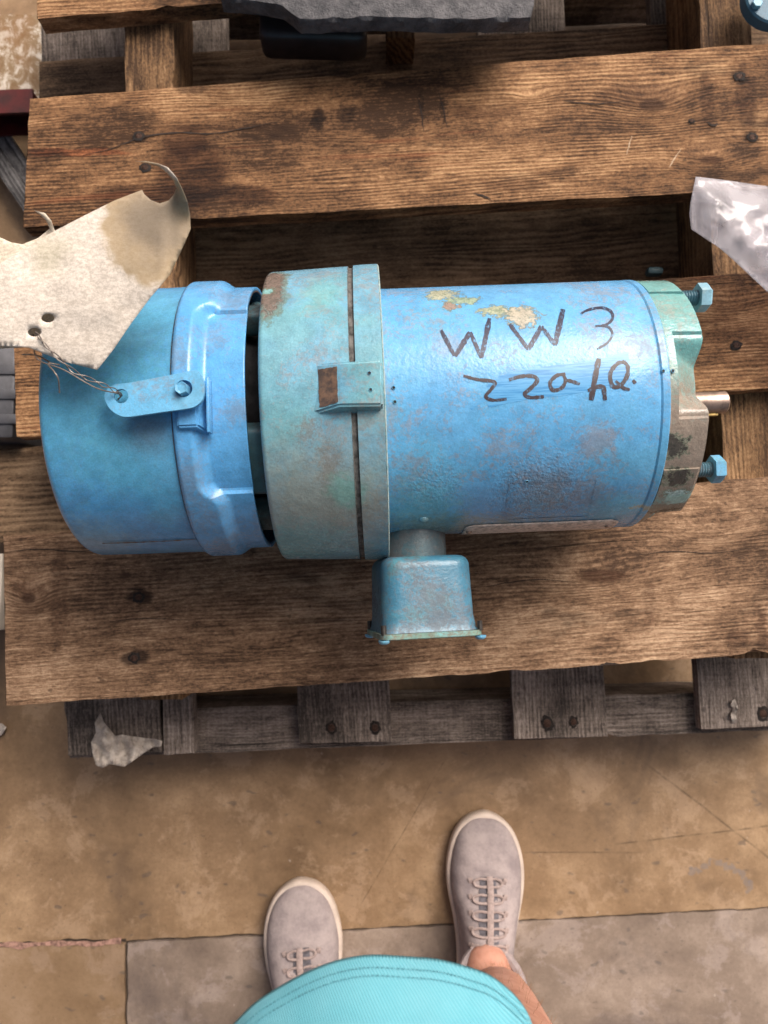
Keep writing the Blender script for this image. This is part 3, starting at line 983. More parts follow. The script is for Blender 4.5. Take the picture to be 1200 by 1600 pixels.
def hexhead(c, axis, r, h, mat, parent, name, cham=0.12, rot0=0.0, **props):
    """hex head with chamfered top, along axis vector; c is centre of base"""
    vs, fs = [], []
    axis = Vector(axis).normalized()
    q = axis.to_track_quat('Z', 'Y').to_matrix()
    rows = [(r, 0), (r, h * (1 - cham * 1.5)), (r * (1 - cham), h), (r * 0.55, h * 0.97)]
    for rr, z in rows:
        for k in range(6):
            a = rot0 + math.pi / 3 * k
            vs.append(Vector(c) + q @ Vector((rr * math.cos(a), rr * math.sin(a), z)))
    for i in range(3):
        for k in range(6):
            fs.append((i * 6 + k, i * 6 + (k + 1) % 6, (i + 1) * 6 + (k + 1) % 6, (i + 1) * 6 + k))
    fs.append(tuple(range(18, 24)))
    fs.append(tuple(range(6)))
    return mesh_obj(name, vs, fs, mat, parent, **props)


hexhead(pc - Vector((0, 0, .012)), (0, 0, 1), 0.0052, 0.0148, mt_lever, motor, 'lever_pin', rot0=0.4)

# ---- big drum housing (bell)
xbl, xbr = -0.0865, 0.0055
xg = cyl(556, 700, RB)[0]
prof = [(xbl + 0.004, 0.075), (xbl + 0.001, 0.10), (xbl, RB - 0.008)]
for k in range(6):
    a = math.pi / 2 * k / 5
    prof.append((xbl + 0.004 * (1 - math.cos(a)), RB - 0.0075 + 0.004 * math.sin(a)))
prof += [(xbl + 0.02, RB - 0.0029), (xbl + 0.045, RB - 0.0018), (xg - 0.0022, RB - 0.0010)]
prof2 = [(xg + 0.0022, RB - 0.0004), (xg + 0.010, RB), (xbr - 0.0008, RB + 0.0002), (xbr, RB - 0.0008), (xbr, RB - 0.010), (xbr - 0.004, RM - 0.003)]
surf('drum_housing', prof, 200, None, mt_bell, motor)
surf('drum_lip', prof2, 200, None, mt_bell, motor)
surf('drum_groove', [(xg - 0.0024, RB - 0.0009), (xg - 0.0014, RB - 0.0026), (xg + 0.0016, RB - 0.0026), (xg + 0.0024, RB - 0.0004)], 200, None, M_groove, motor)


def Redge(x, th):
    return RB + 0.0006 + 0.0006 * noise.noise(Vector((th * 14, x * 50, 2.0)))


surf('worn_edge', [xbr - 0.0009, xbr - 0.0001, xbr + 0.0007], 260, lambda x, th: RB + 0.0003 + 0.0005 * noise.noise(Vector((th * 16, x * 90, 2.0))) - (0.0012 if x > xbr else 0) - (.0007 if x < xbr - .0005 else 0), M_edge, motor)
# boss on the drum top
zt = ZA + RB + 0.0065
p1, p2, p3, p4 = lplane_z(527, 566, zt), lplane_z(597, 563, zt), lplane_z(598, 633, zt), lplane_z(529, 634, zt)
zb = ZA + RB - 0.012
q1, q4 = lplane_z(498, 570, ZA + RB - .006), lplane_z(500, 633, ZA + RB - .006)
lean = 0.002
bm = bmesh.new()
tv = [bm.verts.new(v) for v in (p1, p2, p3, p4)]
lo4 = [bm.verts.new(v) for v in (Vector((p1.x + (q1.x - p1.x) * 2.3, p1.y + lean + .002, zb)), Vector((p2.x, p2.y + lean + .002, zb)), Vector((p3.x, p3.y - lean - .002, zb)), Vector((p4.x + (q4.x - p4.x) * 2.3, p4.y - lean - .002, zb)))]
bm.faces.new(tv)
for i in range(4):
    bm.faces.new((tv[i], tv[(i + 1) % 4], lo4[(i + 1) % 4], lo4[i]))
bmesh.ops.recalc_face_normals(bm, faces=bm.faces)
me_edges = [e for e in bm.edges if not e.is_boundary]
bmesh.ops.bevel(bm, geom=me_edges, offset=0.0016, segments=3, affect='EDGES')
boss = bm_obj('drum_boss', bm, mt_bell, motor, smooth=True)
# rusty scuffed slope of the boss, 0.3 mm proud
sl = [p1.lerp(p4, .10), p1.lerp(p4, .93), Vector((q4.x, p4.y - .000, ZA + RB - .002)), Vector((q1.x, p1.y - .001, ZA + RB - .002))]
sl[2] = sl[2].lerp(sl[3], .03)
sl[3] = sl[3].lerp(sl[2], .05)
nn = (sl[1] - sl[0]).cross(sl[3] - sl[0]).normalized()
if nn.x > 0:
    nn = -nn
N_ = 12
vs, fs = [], []
for i in range(N_ + 1):
    for j in range(N_ + 1):
        u, v_ = i / N_, j / N_
        p = sl[0].lerp(sl[1], u).lerp(sl[3].lerp(sl[2], u), v_)
        if i in (0, N_) or j in (0, N_):
            p += (sl[1] - sl[0]).normalized() * 0.0007 * noise.noise(Vector((i * .8, j * .8, 1))) + (sl[3] - sl[0]).normalized() * 0.0008 * noise.noise(Vector((i * .7, j * .7, 7)))
        vs.append(p + nn * 0.0006)
for i in range(N_):
    for j in range(N_):
        a = i * (N_ + 1) + j
        fs.append((a, a + 1, a + N_ + 2, a + N_ + 1))
mesh_obj('bare_scuff', vs, fs, M_rustdark, boss)


def dimple(p, nrm, r, mat, parent, name='dimple'):
    q = Vector(nrm).to_track_quat('Z', 'Y').to_matrix()
    vs, fs = [], []
    for rr, z in ((r * 1.45, 0.00015), (r * 1.2, 0.0005), (r, 0.0003), (r * 0.6, -0.0004)):
        for k in range(12):
            a = 2 * math.pi * k / 12
            vs.append(p + q @ Vector((rr * math.cos(a), rr * math.sin(a), z)))
    for i in range(3):
        for k in range(12):
            fs.append((i * 12 + k, i * 12 + (k + 1) % 12, (i + 1) * 12 + (k + 1) % 12, (i + 1) * 12 + k))
    o = mesh_obj(name, vs, fs, mt_bluehw, parent, smooth=True, sharp=60)
    vs = [p + q @ Vector((r * 0.98 * math.cos(2 * math.pi * k / 12), r * 0.98 * math.sin(2 * math.pi * k / 12), 0.00033)) for k in range(12)]
    mesh_obj('hole', vs, [tuple(range(12))], M_black, o)


for (px, py) in ((577, 583), (579, 609)):
    dimple(lplane_z(px, py, zt), (0, 0, 1), 0.0011, None, motor)
for (px, py) in ((615, 606), (617, 628), (823, 752), (1036, 580), (1052, 579)):
    x_, th_ = cyl(px, py, RM)
    dimple(cp(x_, th_, RM + (0.0004 if px < 1040 else -.0012)), cp(x_, th_, 1, 0), 0.0011, None, motor)

# ---- stator body
xe = 0.2225
prof = [(xbr - 0.006, RM - 0.006), (xbr - 0.005, RM), (0.06, RM), (0.12, RM), (0.18, RM), (xe - 0.009, RM), (xe - 0.0075, RM - 0.0007), (xe - 0.006, RM + 0.0003),
        (xe - 0.001, RM + 0.0002), (xe, RM - 0.0008), (xe, RM - 0.006)]
body = surf('motor_body', prof, 200, None, mt_body, motor)

# ---- drive end bell: flat front face outline, scooped between the bolt lugs
xf = 0.2545
xsc = 0.2295                       # where the scoops start
RE = 0.1062
fo = []
for (px, py) in ((1092, 500), (1096, 520), (1095, 531), (1090, 550), (1084, 570), (1083, 585), (1087, 605), (1096, 622), (1105, 637), (1106, 660), (1106, 690)):
    p = lplane_x(px, py, xf)
    fo.append((math.atan2(-p.y, p.z - ZA), math.hypot(p.y, p.z - ZA)))
th_lo, th_hi = fo[2][0], fo[8][0]
print('endbell', [(round(math.degrees(a), 1), round(b, 4)) for a, b in fo])


def Rfront(th):
    q = th
    while q > math.pi / 4:
        q -= math.pi / 2
    while q < -math.pi / 4:
        q += math.pi / 2
    lo_, hi_ = -0.30, 0.30
    d = abs(q)
    base = RE - 0.003
    if d > 0.30:
        return base
    return base - 0.024 * (1 - sstep(0.13, 0.30, d)) 


vs, fs = [], []
nE = 360
rows = []
for (x, f) in ((xe - 0.002, 'b'), (xe + 0.0008, 'b'), (xe + 0.0015, 'c'), (xsc, 'c'), (xsc + 0.0006, 's0'), (xf - 0.0012, 's1'), (xf, 's2'), (xf, 'i1'), (xf, 'i2'), (xf + .004, 'i3'), (xf + .004, 'i4')):
    row = []
    for k in range(nE):
        th = -math.pi + 2 * math.pi * k / nE
        q = abs(((th + math.pi / 4) % (math.pi / 2)) - math.pi / 4)
        ins = q < 0.325
        Rf_ = Rfront(th)
        if f == 'b':
            r_ = RE + 0.0008
        elif f == 'c':
            r_ = RE
        elif f == 's0':
            r_ = RE - (0.0025 if ins else 0)
        elif f == 's1':
            r_ = Rf_ - 0.0
            if not ins:
                r_ = RE - 0.0012
        elif f == 's2':
            r_ = Rf_ - 0.0012
        elif f == 'i1':
            r_ = 0.072
        elif f == 'i2':
            r_ = 0.057
        elif f == 'i3':
            r_ = 0.056
        else:
            r_ = 0.012
        # step ledges cut behind the bolt lugs
        row.append(cp(x, th, r_))
    rows.append(row)
for row in rows:
    vs += row
for i in range(len(rows) - 1):
    for k in range(nE):
        fs.append((i * nE + k, i * nE + (k + 1) % nE, (i + 1) * nE + (k + 1) % nE, (i + 1) * nE + k))
endb = mesh_obj('end_bell', vs, fs, mt_end, motor, smooth=True, sharp=26)
# raised pads on the end bell at the lug positions (the ledges seen at top and bottom)
for (pa, pb, pc_, pd, dr) in (((1003, 437), (1062, 441), (1074, 457), (1016, 458), .0018), ((1046, 733), (1096, 733), (1060, 800), (1008, 812), .0016)):
    xa, ta = cyl(*pa, RE)
    xb_, tb = cyl(*pc_, RE)
    ta, tb = min(ta, tb), max(ta, tb)
    if dr == .0018:
        ta, tb = tb - 0.36, tb
    else:
        ta, tb = ta, ta + 0.36
    vs, fs = [], []
    m_ = 14
    for xx, rr in ((xe + .0008, RE - .002), (xe + .0008, RE + dr), (xf - .004, RE + dr - .0006), (xf - .001, RE - .002)):
        for k in range(m_ + 1):
            vs.append(cp(xx, ta + (tb - ta) * k / m_, rr))
    for i in range(3):
        for k in range(m_):
            a = i * (m_ + 1) + k
            fs.append((a, a + 1, a + m_ + 2, a + m_ + 1))
    fs.append((0, m_ + 1, 2 * (m_ + 1), 3 * (m_ + 1)))
    fs.append((m_, 2 * m_ + 1, 3 * m_ + 2, 4 * m_ + 3))
    mesh_obj('pad', vs, fs, mt_end, endb, smooth=True, sharp=30)

# ---- bolts with threads
for i, (px, py, xtip) in enumerate(((1094, 464, 0.2835), (1117, 733, 0.293), None, None)) if False else ():
    pass


def bolt(y_, z_, x_in, x_head, r_th, r_hd, hh, mat, rot0):
    root = None
    vs, fs = [], []
    # helical thread
    n, turns = 18, 0
    pitch = 0.0022
    L = x_head - x_in
    nr = int(L / pitch * 6)
    for i in range(nr + 1):
        x = x_in + L * i / nr
        for k in range(n):
            a = 2 * math.pi * k / n
            ph = (x / pitch + k / n) % 1.0
            rr = r_th - 0.0009 * (1 - abs(2 * ph - 1)) * 1.4
            vs.append((x, y_ + rr * math.cos(a), z_ + rr * math.sin(a)))
    for i in range(nr):
        for k in range(n):
            fs.append((i * n + k, i * n + (k + 1) % n, (i + 1) * n + (k + 1) % n, (i + 1) * n + k))
    b = mesh_obj('bolt', vs, fs, mt_thread, motor, smooth=True, sharp=50)
    hexhead((x_head, y_, z_), (1, 0, 0), r_hd, hh, mat, b, 'hex_head', rot0=rot0)
    return b


for (px, py, xh, r0) in ((1096, 465, 0.270, 0.35), (1118, 733, 0.279, 0.1)):
    p = lplane_x(px, py, xh + 0.004)
    bolt(p.y, p.z, xf - 0.004, xh, 0.0066, 0.0118, 0.0092, mt_paleblue if py < 500 else mt_bluehw, r0)
    p2_ = Vector((0, p.y, 2 * ZA - p.z))
    bolt(p2_.y, p2_.z, xf - 0.004, xh - .004, 0.0066, 0.0118, 0.0092, mt_bluehw, r0 + .4)

# ---- shaft with key
vs, fs = tube([(xf - 0.01, 0, ZA), (0.30, 0, ZA), (0.3150, 0, ZA), (0.3165, 0, ZA)], 0.01, 40, rfun=lambda t_: 0.0100 if t_ < 0.99 else 0.0085)
shaft = mesh_obj('shaft', vs, fs, M_steel, motor, smooth=True, sharp=30)
bm = box_bm(((xf + 0.308) / 2, -0.0100, ZA - 0.0005), (0.308 - xf, 0.0045, 0.0045), bev=0.0004)
bm_obj('shaft_key', bm, M_brass, shaft)

# ---- conduit box (turned about its own neck)
ROTB = Matrix.Rotation(R(9), 4, 'Y')
bc = lplane_z(660, 930, ZA + 0.030)
bx = bc.x
zc = ZA - 0.001
yN0 = -(RM - 0.012)
ytop = lplane_z(660, 868, ZA + .038).y
ybot = lplane_z(660, 988, ZA + .040).y
nk = bx - 0.004
vs, fs = tube([(nk, yN0, zc + .0), (nk, ytop - 0.004, zc)], 0.0285, 48, caps=False)
neck = mesh_obj('conduit_neck', vs, fs, mt_neck, motor, smooth=True)
Sb = 0.0775


def rsq(s, r, n=8):
    out = []
    for cx, cy, a0 in ((1, 1, 0), (-1, 1, 90), (-1, -1, 180), (1, -1, 270)):
        for k in range(n + 1):
            a = R(a0 + 90 * k / n)
            out.append((cx * (s / 2 - r) + r * math.cos(a), cy * (s / 2 - r) + r * math.sin(a)))
    return out


def stack(rowsd, name, mat, parent, cap0=True, cap1=True, sharp=35):
    vs, fs = [], []
    for (y, s, r_) in rowsd:
        for (a, b) in rsq(s, r_):
            q = ROTB @ Vector((a, 0, b))
            vs.append(Vector((bx + q.x, y, zc + q.z)))
    m = len(rsq(1, .1))
    for i in range(len(rowsd) - 1):
        for k in range(m):
            fs.append((i * m + k, i * m + (k + 1) % m, (i + 1) * m + (k + 1) % m, (i + 1) * m + k))
    if cap0:
        fs.append(tuple(range(m)))
    if cap1:
        fs.append(tuple((len(rowsd) - 1) * m + k for k in range(m)))
    return mesh_obj(name, vs, fs, mat, parent, smooth=True, sharp=sharp)


rw = []
for k in range(7):
    a = math.pi / 2 * k / 6
    rw.append((ytop - 0.009 * (1 - math.cos(a)) + 0.0, Sb - 0.018 - 0.004 + 0.018 * math.sin(a), 0.013))
rw = [(ytop - 0.010 * (1 - math.sin(math.pi / 2 * k / 6)) * 0 - 0.010 * (1 - math.cos(math.pi / 2 * k / 6)), Sb - 0.018 + 0.018 * math.sin(math.pi / 2 * k / 6), 0.010 + 0.007 * k / 6) for k in range(7)]
rw += [(ybot + 0.012, Sb + 0.002, 0.016), (ybot + 0.003, Sb + 0.003, 0.012), (ybot, Sb + 0.005, 0.010)]
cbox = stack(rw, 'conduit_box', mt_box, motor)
mt_cover = paint('enamel_cover', (0.13, 0.24, 0.20), (0.16, 0.40, 0.42), alt_amt=0.6, grime=0.8, grimecol=(0.17, 0.14, 0.10), rough=0.45, alt_scale=60)
stack([(ybot - 0.0003, Sb + 0.0095, 0.010), (ybot - 0.0045, Sb + 0.0095, 0.010), (ybot - 0.0052, Sb + 0.008, 0.010)], 'box_cover', mt_cover, cbox)
for sx, sz in ((1, 1), (-1, 1), (1, -1), (-1, -1)):
    q = ROTB @ Vector((sx * (Sb / 2 + 0.0005), 0, sz * (Sb / 2 - 0.0)))
    x_, z_ = bx + q.x + (.002 if sx > 0 else -.001), zc + q.z
    vs, fs = tube([(x_, ybot + 0.007, z_), (x_, ybot - 0.001, z_)], 0.0022, 10)
    scr = mesh_obj('cover_screw', vs, fs, M_darkscrew, cbox, smooth=True)
    prof = [(0, 0.0048), (0.0012, 0.0048), (0.0026, 0.0040), (0.0034, 0.0022), (0.0036, 0.0)]
    vs, fs = [], []
    for (d_, rr) in prof:
        for k in range(16):
            a = 2 * math.pi * k / 16
            vs.append((x_ + rr * math.cos(a), ybot - 0.0050 - d_, z_ + rr * math.sin(a)))
    for i in range(4):
        for k in range(16):
            fs.append((i * 16 + k, i * 16 + (k + 1) % 16, (i + 1) * 16 + (k + 1) % 16, (i + 1) * 16 + k))
    mesh_obj('screw_head', vs, fs, mt_bluehw, scr, smooth=True)

# ---- nameplate on the near flank
xn0, tn0 = cyl(727, 820, RM)
xn1, tn1 = cyl(968, 812, RM)
tn = cyl(850, 817, RM)[1]


def cyl_sheet(name, x0_, x1_, t0_, t1_, dr, mat, parent, rc=0.006, nx=40, nt_=16, th=0.0006):
    """thin rounded-corner sheet bent round the body"""
    Ht = (t1_ - t0_) * RM
    L = x1_ - x0_
    vs, fs = [], []
    for j in range(nt_ + 1):
        s = Ht * j / nt_
        e = min(s, Ht - s)
        cut = rc - math.sqrt(max(0, rc * rc - (rc - e) ** 2)) if e < rc else 0
        for i in range(nx + 1):
            u = i / nx
            vs.append(cp(x0_ + cut + (L - 2 * cut) * u, t0_ + (t1_ - t0_) * j / nt_, RM + dr))
    for j in range(nt_):
        for i in range(nx):
            a = j * (nx + 1) + i
            fs.append((a, a + 1, a + nx + 2, a + nx + 1))
    o_ = mesh_obj(name, vs, fs, mat, parent, smooth=True)
    m_ = o_.modifiers.new('thickness', 'SOLIDIFY')
    m_.thickness = th
    m_.offset = 1
    return o_


npl = cyl_sheet('nameplate', xn0, xn1, tn - 0.03, tn + 0.55, 0.0006, M_plate, motor, rc=0.007)
for px in (735, 945):
    x_, _t = cyl(px, 822, RM)
    q = cp(x_, tn + 0.12, RM + 0.0012)
    vs, fs = [], []
    nv = cp(0, tn + .12, 1, 0)
    qm = nv.to_track_quat('Z', 'Y').to_matrix()
    for (rr, h_) in ((0.0026, 0), (0.0024, 0.0012), (0.0012, 0.0019), (0, 0.0020)):
        for k in range(12):
            a = 2 * math.pi * k / 12
            vs.append(q + qm @ Vector((rr * math.cos(a), rr * math.sin(a), h_)))
    for i in range(3):
        for k in range(12):
            fs.append((i * 12 + k, i * 12 + (k + 1) % 12, (i + 1) * 12 + (k + 1) % 12, (i + 1) * 12 + k))
    mesh_obj('rivet', vs, fs, M_steel, npl, smooth=True)
# small drain dome near the neck
x_, th_ = cyl(662, 812, RM)
q = cp(x_, th_, RM - 0.001)
qm = cp(0, th_, 1, 0).to_track_quat('Z', 'Y').to_matrix()
vs, fs = [], []
for (rr, h_) in ((0.0042, 0), (0.0038, 0.0016), (0.0022, 0.0026), (0, 0.0029)):
    for k in range(16):
        a = 2 * math.pi * k / 16
        vs.append(q + qm @ Vector((rr * math.cos(a), rr * math.sin(a), h_)))
for i in range(3):
    for k in range(16):
        fs.append((i * 16 + k, i * 16 + (k + 1) % 16, (i + 1) * 16 + (k + 1) % 16, (i + 1) * 16 + k))
mesh_obj('plug', vs, fs, mt_body, motor, smooth=True)


# ---- marker writing: thin ink strokes lying on the body
def Z5(X, Y):
    return (640 + X / 2.143, 420 + Y / 2.143)


def stroke(pts, wpx, dr=0.00022, wfun=None, sub=6):
    wpx = wpx * (1.3 if dr > .0002 else 1)
    P = smooth_path([(*Z5(*p), 0) for p in pts], sub) if len(pts) > 2 else [Vector((*Z5(*pts[0]), 0)).lerp(Vector((*Z5(*pts[1]), 0)), k / 10) for k in range(11)]
    vs, fs = [], []
    rows = 5
    m = len(P)
    for i, p in enumerate(P):
        d = (P[min(i + 1, m - 1)] - P[max(i - 1, 0)]).normalized()
        nn = Vector((-d.y, d.x, 0))
        t_ = i / (m - 1)
        ww = wpx * (wfun(t_) if wfun else (1 + 0.35 * noise.noise(Vector((p.x * .25, p.y * .25, 4))) - 0.25 * abs(2 * t_ - 1) ** 3))
        for k in range(rows):
            q = p + nn * ww * (k / (rows - 1) - 0.5)
            x_, th_ = cyl(q.x, q.y, RM + dr)
            vs.append(cp(x_, th_, RM + dr))
    for i in range(m - 1):
        for k in range(rows - 1):
            a = i * rows + k
            fs.append((a, a + 1, a + rows + 1, a + rows))
    return vs, fs


def ink(name, col, thin, lo_=0.42, hi_=0.62, under=(0.12, 0.36, 0.62), al=1.0):
    t = NT(name)
    n1 = t.noise(t.co, 300.0, 4, 0.7)
    n2 = t.noise(t.scale(t.co, (900, 250, 250)), 1.0, 3, 0.6)
    f = t.ramp(t.math('ADD', t.math('MULTIPLY', n1, 0.5), t.math('MULTIPLY', n2, 0.5)), lo_, hi_)
    c = t.mix(t.math('MULTIPLY', f, thin), col, under)
    t.fin(c, 0.4)
    return t.m


INK = ink('marker_ink', (0.012, 0.010, 0.035), 0.75, 0.5, 0.66)
INK2 = ink('brown_marker_ink', (0.032, 0.018, 0.022), 0.5, 0.5, 0.68)
strokes = []
for pts in ([(105, 205), (150, 290)], [(152, 292), (203, 212)], [(203, 212), (241, 298)], [(241, 298), (268, 165)],
            [(335, 185), (398, 270)], [(398, 270), (442, 192)], [(442, 192), (487, 255)], [(487, 255), (514, 135)]):
    strokes.append(pts)
W1 = merge([stroke(p, 5.0 if i % 2 == 0 else 6.2, dr=0.00022 + i * 0.00002) for i, p in enumerate(strokes[:4])])
W2 = merge([stroke(p, 4.6 if i % 2 == 0 else 6.4, dr=0.00022 + i * 0.00002) for i, p in enumerate(strokes[4:])])
mesh_obj('marker_letter', *W1, INK, motor, label='left W of the black marker writing')
mesh_obj('marker_letter', *W2, INK, motor, label='second W of the black marker writing')
mesh_obj('marker_digit', *merge([stroke([(572, 150), (600, 137), (645, 130), (676, 145), (678, 170), (655, 188), (622, 192)], 3.4),
                                 stroke([(640, 190), (668, 196), (679, 220), (662, 248), (628, 268)], 2.8, dr=.0003)]), INK, motor, label='digit 3 of the marker writing, seen upside down')
# repainted clean blue swipe under the lower line
sw = [(262, 392), (300, 375), (360, 358), (450, 343), (560, 330), (650, 315), (700, 297), (735, 288)]


def swipe(dy, w_, dr):
    return stroke([(x, y + dy) for x, y in sw], w_, dr=dr, wfun=lambda t_: 0.12 + 0.88 * math.sin(math.pi * (0.06 + 0.86 * t_)) ** .6 + .25 * noise.noise(Vector((t_ * 9, dy, 1))), sub=10)


t = NT('fresh_blue_swipe')
n = t.noise(t.scale(t.co, (40, 700, 700)), 1.0, 4, 0.6)
M_swipe = t.fin(t.mix(t.ramp(n, 0.38, 0.56), (0.04, 0.225, 0.48), (0.10, 0.335, 0.60)), 0.3, t.bump(n, 0.3, 0.0003))
mesh_obj('paint_swipe', *merge([swipe(10, 22, .00008), swipe(38, 26, .00011), swipe(66, 20, .00013), swipe(-8, 7, .00015),
                                stroke([(205, 470), (250, 440), (330, 430), (430, 425)], 9, dr=.00010, wfun=lambda t_: .4 + .6 * t_),
                                stroke([(215, 462), (262, 425), (320, 410)], 4, dr=.00016)]), M_swipe, motor)
dig = [
    [stroke([(180, 358), (225, 370), (275, 376), (287, 384), (272, 405), (255, 428), (280, 440), (325, 436)], 4.2, dr=.0003)],
    [stroke([(333, 372), (375, 360), (415, 360), (427, 375), (408, 398), (385, 420), (405, 431), (450, 428)], 4.8, dr=.0003)],
    [stroke([(522, 352), (492, 358), (470, 382), (480, 406), (508, 400), (522, 376), (515, 354)], 4.6, dr=.0003), stroke([(518, 372), (540, 376), (570, 386)], 4.4, dr=.00034)],
    [stroke([(634, 300), (624, 350), (608, 440)], 6.5, dr=.0003), stroke([(655, 440), (652, 415), (648, 396), (625, 396), (597, 408)], 5.4, dr=.00034)],
    [stroke([(724, 312), (695, 318), (672, 352), (680, 392), (705, 392), (728, 360), (730, 325), (712, 308)], 5.2, dr=.0003), stroke([(690, 375), (715, 398), (738, 405)], 4.0, dr=.00034), stroke([(748, 372), (757, 384)], 4.5, dr=.0003)],
]
for i, d_ in enumerate(dig):
    mesh_obj('marker_digit', *merge(d_), INK2, motor)
# ghost outline of an old label under the paint
rl = []
for a, b in (((335, 717), (628, 705)), ((628, 705), (600, 830)), ((600, 830), (320, 842)), ((320, 842), (335, 717))):
    rl.append(stroke([a, b], 1.6, dr=.0003))
mesh_obj('label_outline', *merge(rl), mt_body, motor)
# small chipped flakes between the letters
for k, (X, Y) in enumerate(((437, 100), (445, 118), (430, 122), (446, 143), (455, 150), (490, 120), (478, 128), (456, 98))):
    pass

# ------------------------------------------------------------------ paper tags tied with wire
def paper_mat(name, tint=(0.70, 0.63, 0.55)):
    t = NT(name)
    n1 = t.noise(t.co, 9.0, 4, 0.6)
    n2 = t.noise(t.scale(t.co, (260, 420, 300)), 1.0, 5, 0.72)
    n3 = t.noise(t.co, 900.0, 3, 0.6)
    g = t.math('ADD', t.math('MULTIPLY', n2, 0.65), t.math('MULTIPLY', n3, 0.35))
    c = t.mix(t.ramp(g, 0.38, 0.62), (tint[0] * 0.72, tint[1] * 0.70, tint[2] * 0.67), (tint[0] * 1.08, tint[1] * 1.08, tint[2] * 1.08))
    p = at(248, 350, 0.585)
    wv = t.vmath('ADD', t.co, t.scale(t.vmath('SUBTRACT', t.noise(t.co, 60.0, 5, color=True), (0.5, 0.5, 0.5)), 0.03))
    d = t.vmath('DISTANCE', wv, tuple(p))
    c = t.mix(t.ramp(d, 0.044, 0.034, 0, 0.75), c, (0.33, 0.23, 0.11))
    c = t.mix(t.math('MULTIPLY', t.ramp(d, 0.036, 0.010), 0.6), c, (0.15, 0.13, 0.11))
    p = at(85, 395, 0.575)
    d = t.vmath('DISTANCE', wv, tuple(p))
    c = t.mix(t.ramp(d, 0.025, 0.004, 0, 0.35), c, (0.34, 0.32, 0.17))
    t.fin(c, 0.75, t.bump(g, 0.35, 0.0006), spec=0.2)
    return t.m


M_paper = paper_mat('stained_card')
M_paper2 = paper_mat('stained_card_below', (0.70, 0.62, 0.50))


def dense(poly, step=10):
    out = []
    n_ = len(poly)
    for i in range(n_):
        a, b = Vector(poly[i]), Vector(poly[(i + 1) % n_])
        k = max(1, int((b - a).length / step))
        for j in range(k):
            out.append(a.lerp(b, j / k))
    return out


def sheet(name, poly, zf, mat, holes=(), thick=0.0004, step=9, **props):
    """thin sheet: outline in photo points, each vertex at its own height zf(px, py)"""
    pts = dense(poly, step)
    nb = len(pts)
    edges = [(i, (i + 1) % nb) for i in range(nb)]
    for (hx, hy, hr, hs) in holes:
        s0 = len(pts)
        for k in range(18):
            a = 2 * math.pi * k / 18
            pts.append(Vector((hx + hr * math.cos(a), hy + hs * math.sin(a))))
        edges += [(s0 + k, s0 + (k + 1) % 18) for k in range(18)]
    xs = [p.x for p in pts]
    ys = [p.y for p in pts]
    poly_v = [Vector(p) for p in pts[:nb]]
    y = min(ys)
    while y < max(ys):
        x = min(xs)
        while x < max(xs):
            q = Vector((x + random.uniform(-1, 1), y + random.uniform(-1, 1)))
            if inpoly(q, poly_v) and all(((q.x - h[0]) / h[2]) ** 2 + ((q.y - h[1]) / h[3]) ** 2 > 1.5 for h in holes):
                pts.append(q)
            x += step
        y += step
    V2, _, F2 = delaunay_2d_cdt(pts, edges, [], 1, 1e-5)[:3]
    fs = []
    for f in F2:
        c = sum((V2[i] for i in f), Vector((0, 0))) / len(f)
        if any(((c.x - h[0]) / h[2]) ** 2 + ((c.y - h[1]) / h[3]) ** 2 < 0.98 for h in holes):
            continue
        if inpoly(c, poly_v):
            fs.append(tuple(f))
    vs = [at(q.x, q.y, zf(q.x, q.y)) for q in V2]
    o_ = mesh_obj(name, vs, fs, mat, None, smooth=True, sharp=80, **props)
    m_ = o_.modifiers.new('thickness', 'SOLIDIFY')
    m_.thickness = thick
    m_.offset = 0
    return o_


def ztag(px, py):
    # lies over the cowl, edges lifting, torn corner curling up
    d = math.hypot(px - 70, py - 470)
    z = 0.567 + 0.00003 * max(0, (px - 60)) + 0.00005 * (540 - py)
    u = (px - 120) * 0.35 + (py - 430) * 0.94
    z += 0.007 * math.cos(u / 75.0)
    z += 0.03 * sstep(330, 245, py) * sstep(235, 290, px)
    z += 0.018 * sstep(300, 250, py)
    z -= 0.016 * sstep(255, 298, px) * sstep(300, 350, py)
    return z + 0.0012 * noise.noise(Vector((px * .03, py * .03, 0)))


tag_poly = [(-140, 470), (0, 412), (35, 390), (80, 364), (130, 338), (180, 313), (222, 297), (226, 304), (236, 313), (250, 318), (264, 313), (272, 304), (276, 294),
            (272, 283), (262, 270), (248, 260), (230, 254), (212, 252), (228, 252), (246, 255), (262, 262), (276, 278), (286, 298), (293, 315), (297, 335), (298, 358), (283, 392), (265, 430), (235, 465), (205, 505), (178, 545), (152, 578),
            (125, 571), (100, 565), (70, 553), (45, 543), (0, 540), (-120, 560)]
sheet('paper_tag', tag_poly, ztag, M_paper, holes=((75, 497, 10.5, 7), (54, 519, 10.5, 7)),
      label='large stained off-white paper tag with torn curled corner, wired to the lever', category='tag', group='paper tags tied to the motor')
sheet('paper_tag', [(-150, 400), (-40, 360), (0, 371), (18, 379), (35, 382), (60, 372), (78, 357), (72, 344), (64, 336), (54, 329), (70, 333), (80, 345), (86, 362), (120, 400), (110, 520), (78, 540), (66, 552), (50, 541), (30, 543), (0, 545), (-140, 560)],
      lambda px, py: ztag(px, py) - 0.014 - 0.00005 * max(0, 100 - px) + 0.012 * sstep(370, 330, py), M_paper2,
      label='second paper tag peeking out beneath the big stained tag at left edge', category='tag', group='paper tags tied to the motor')

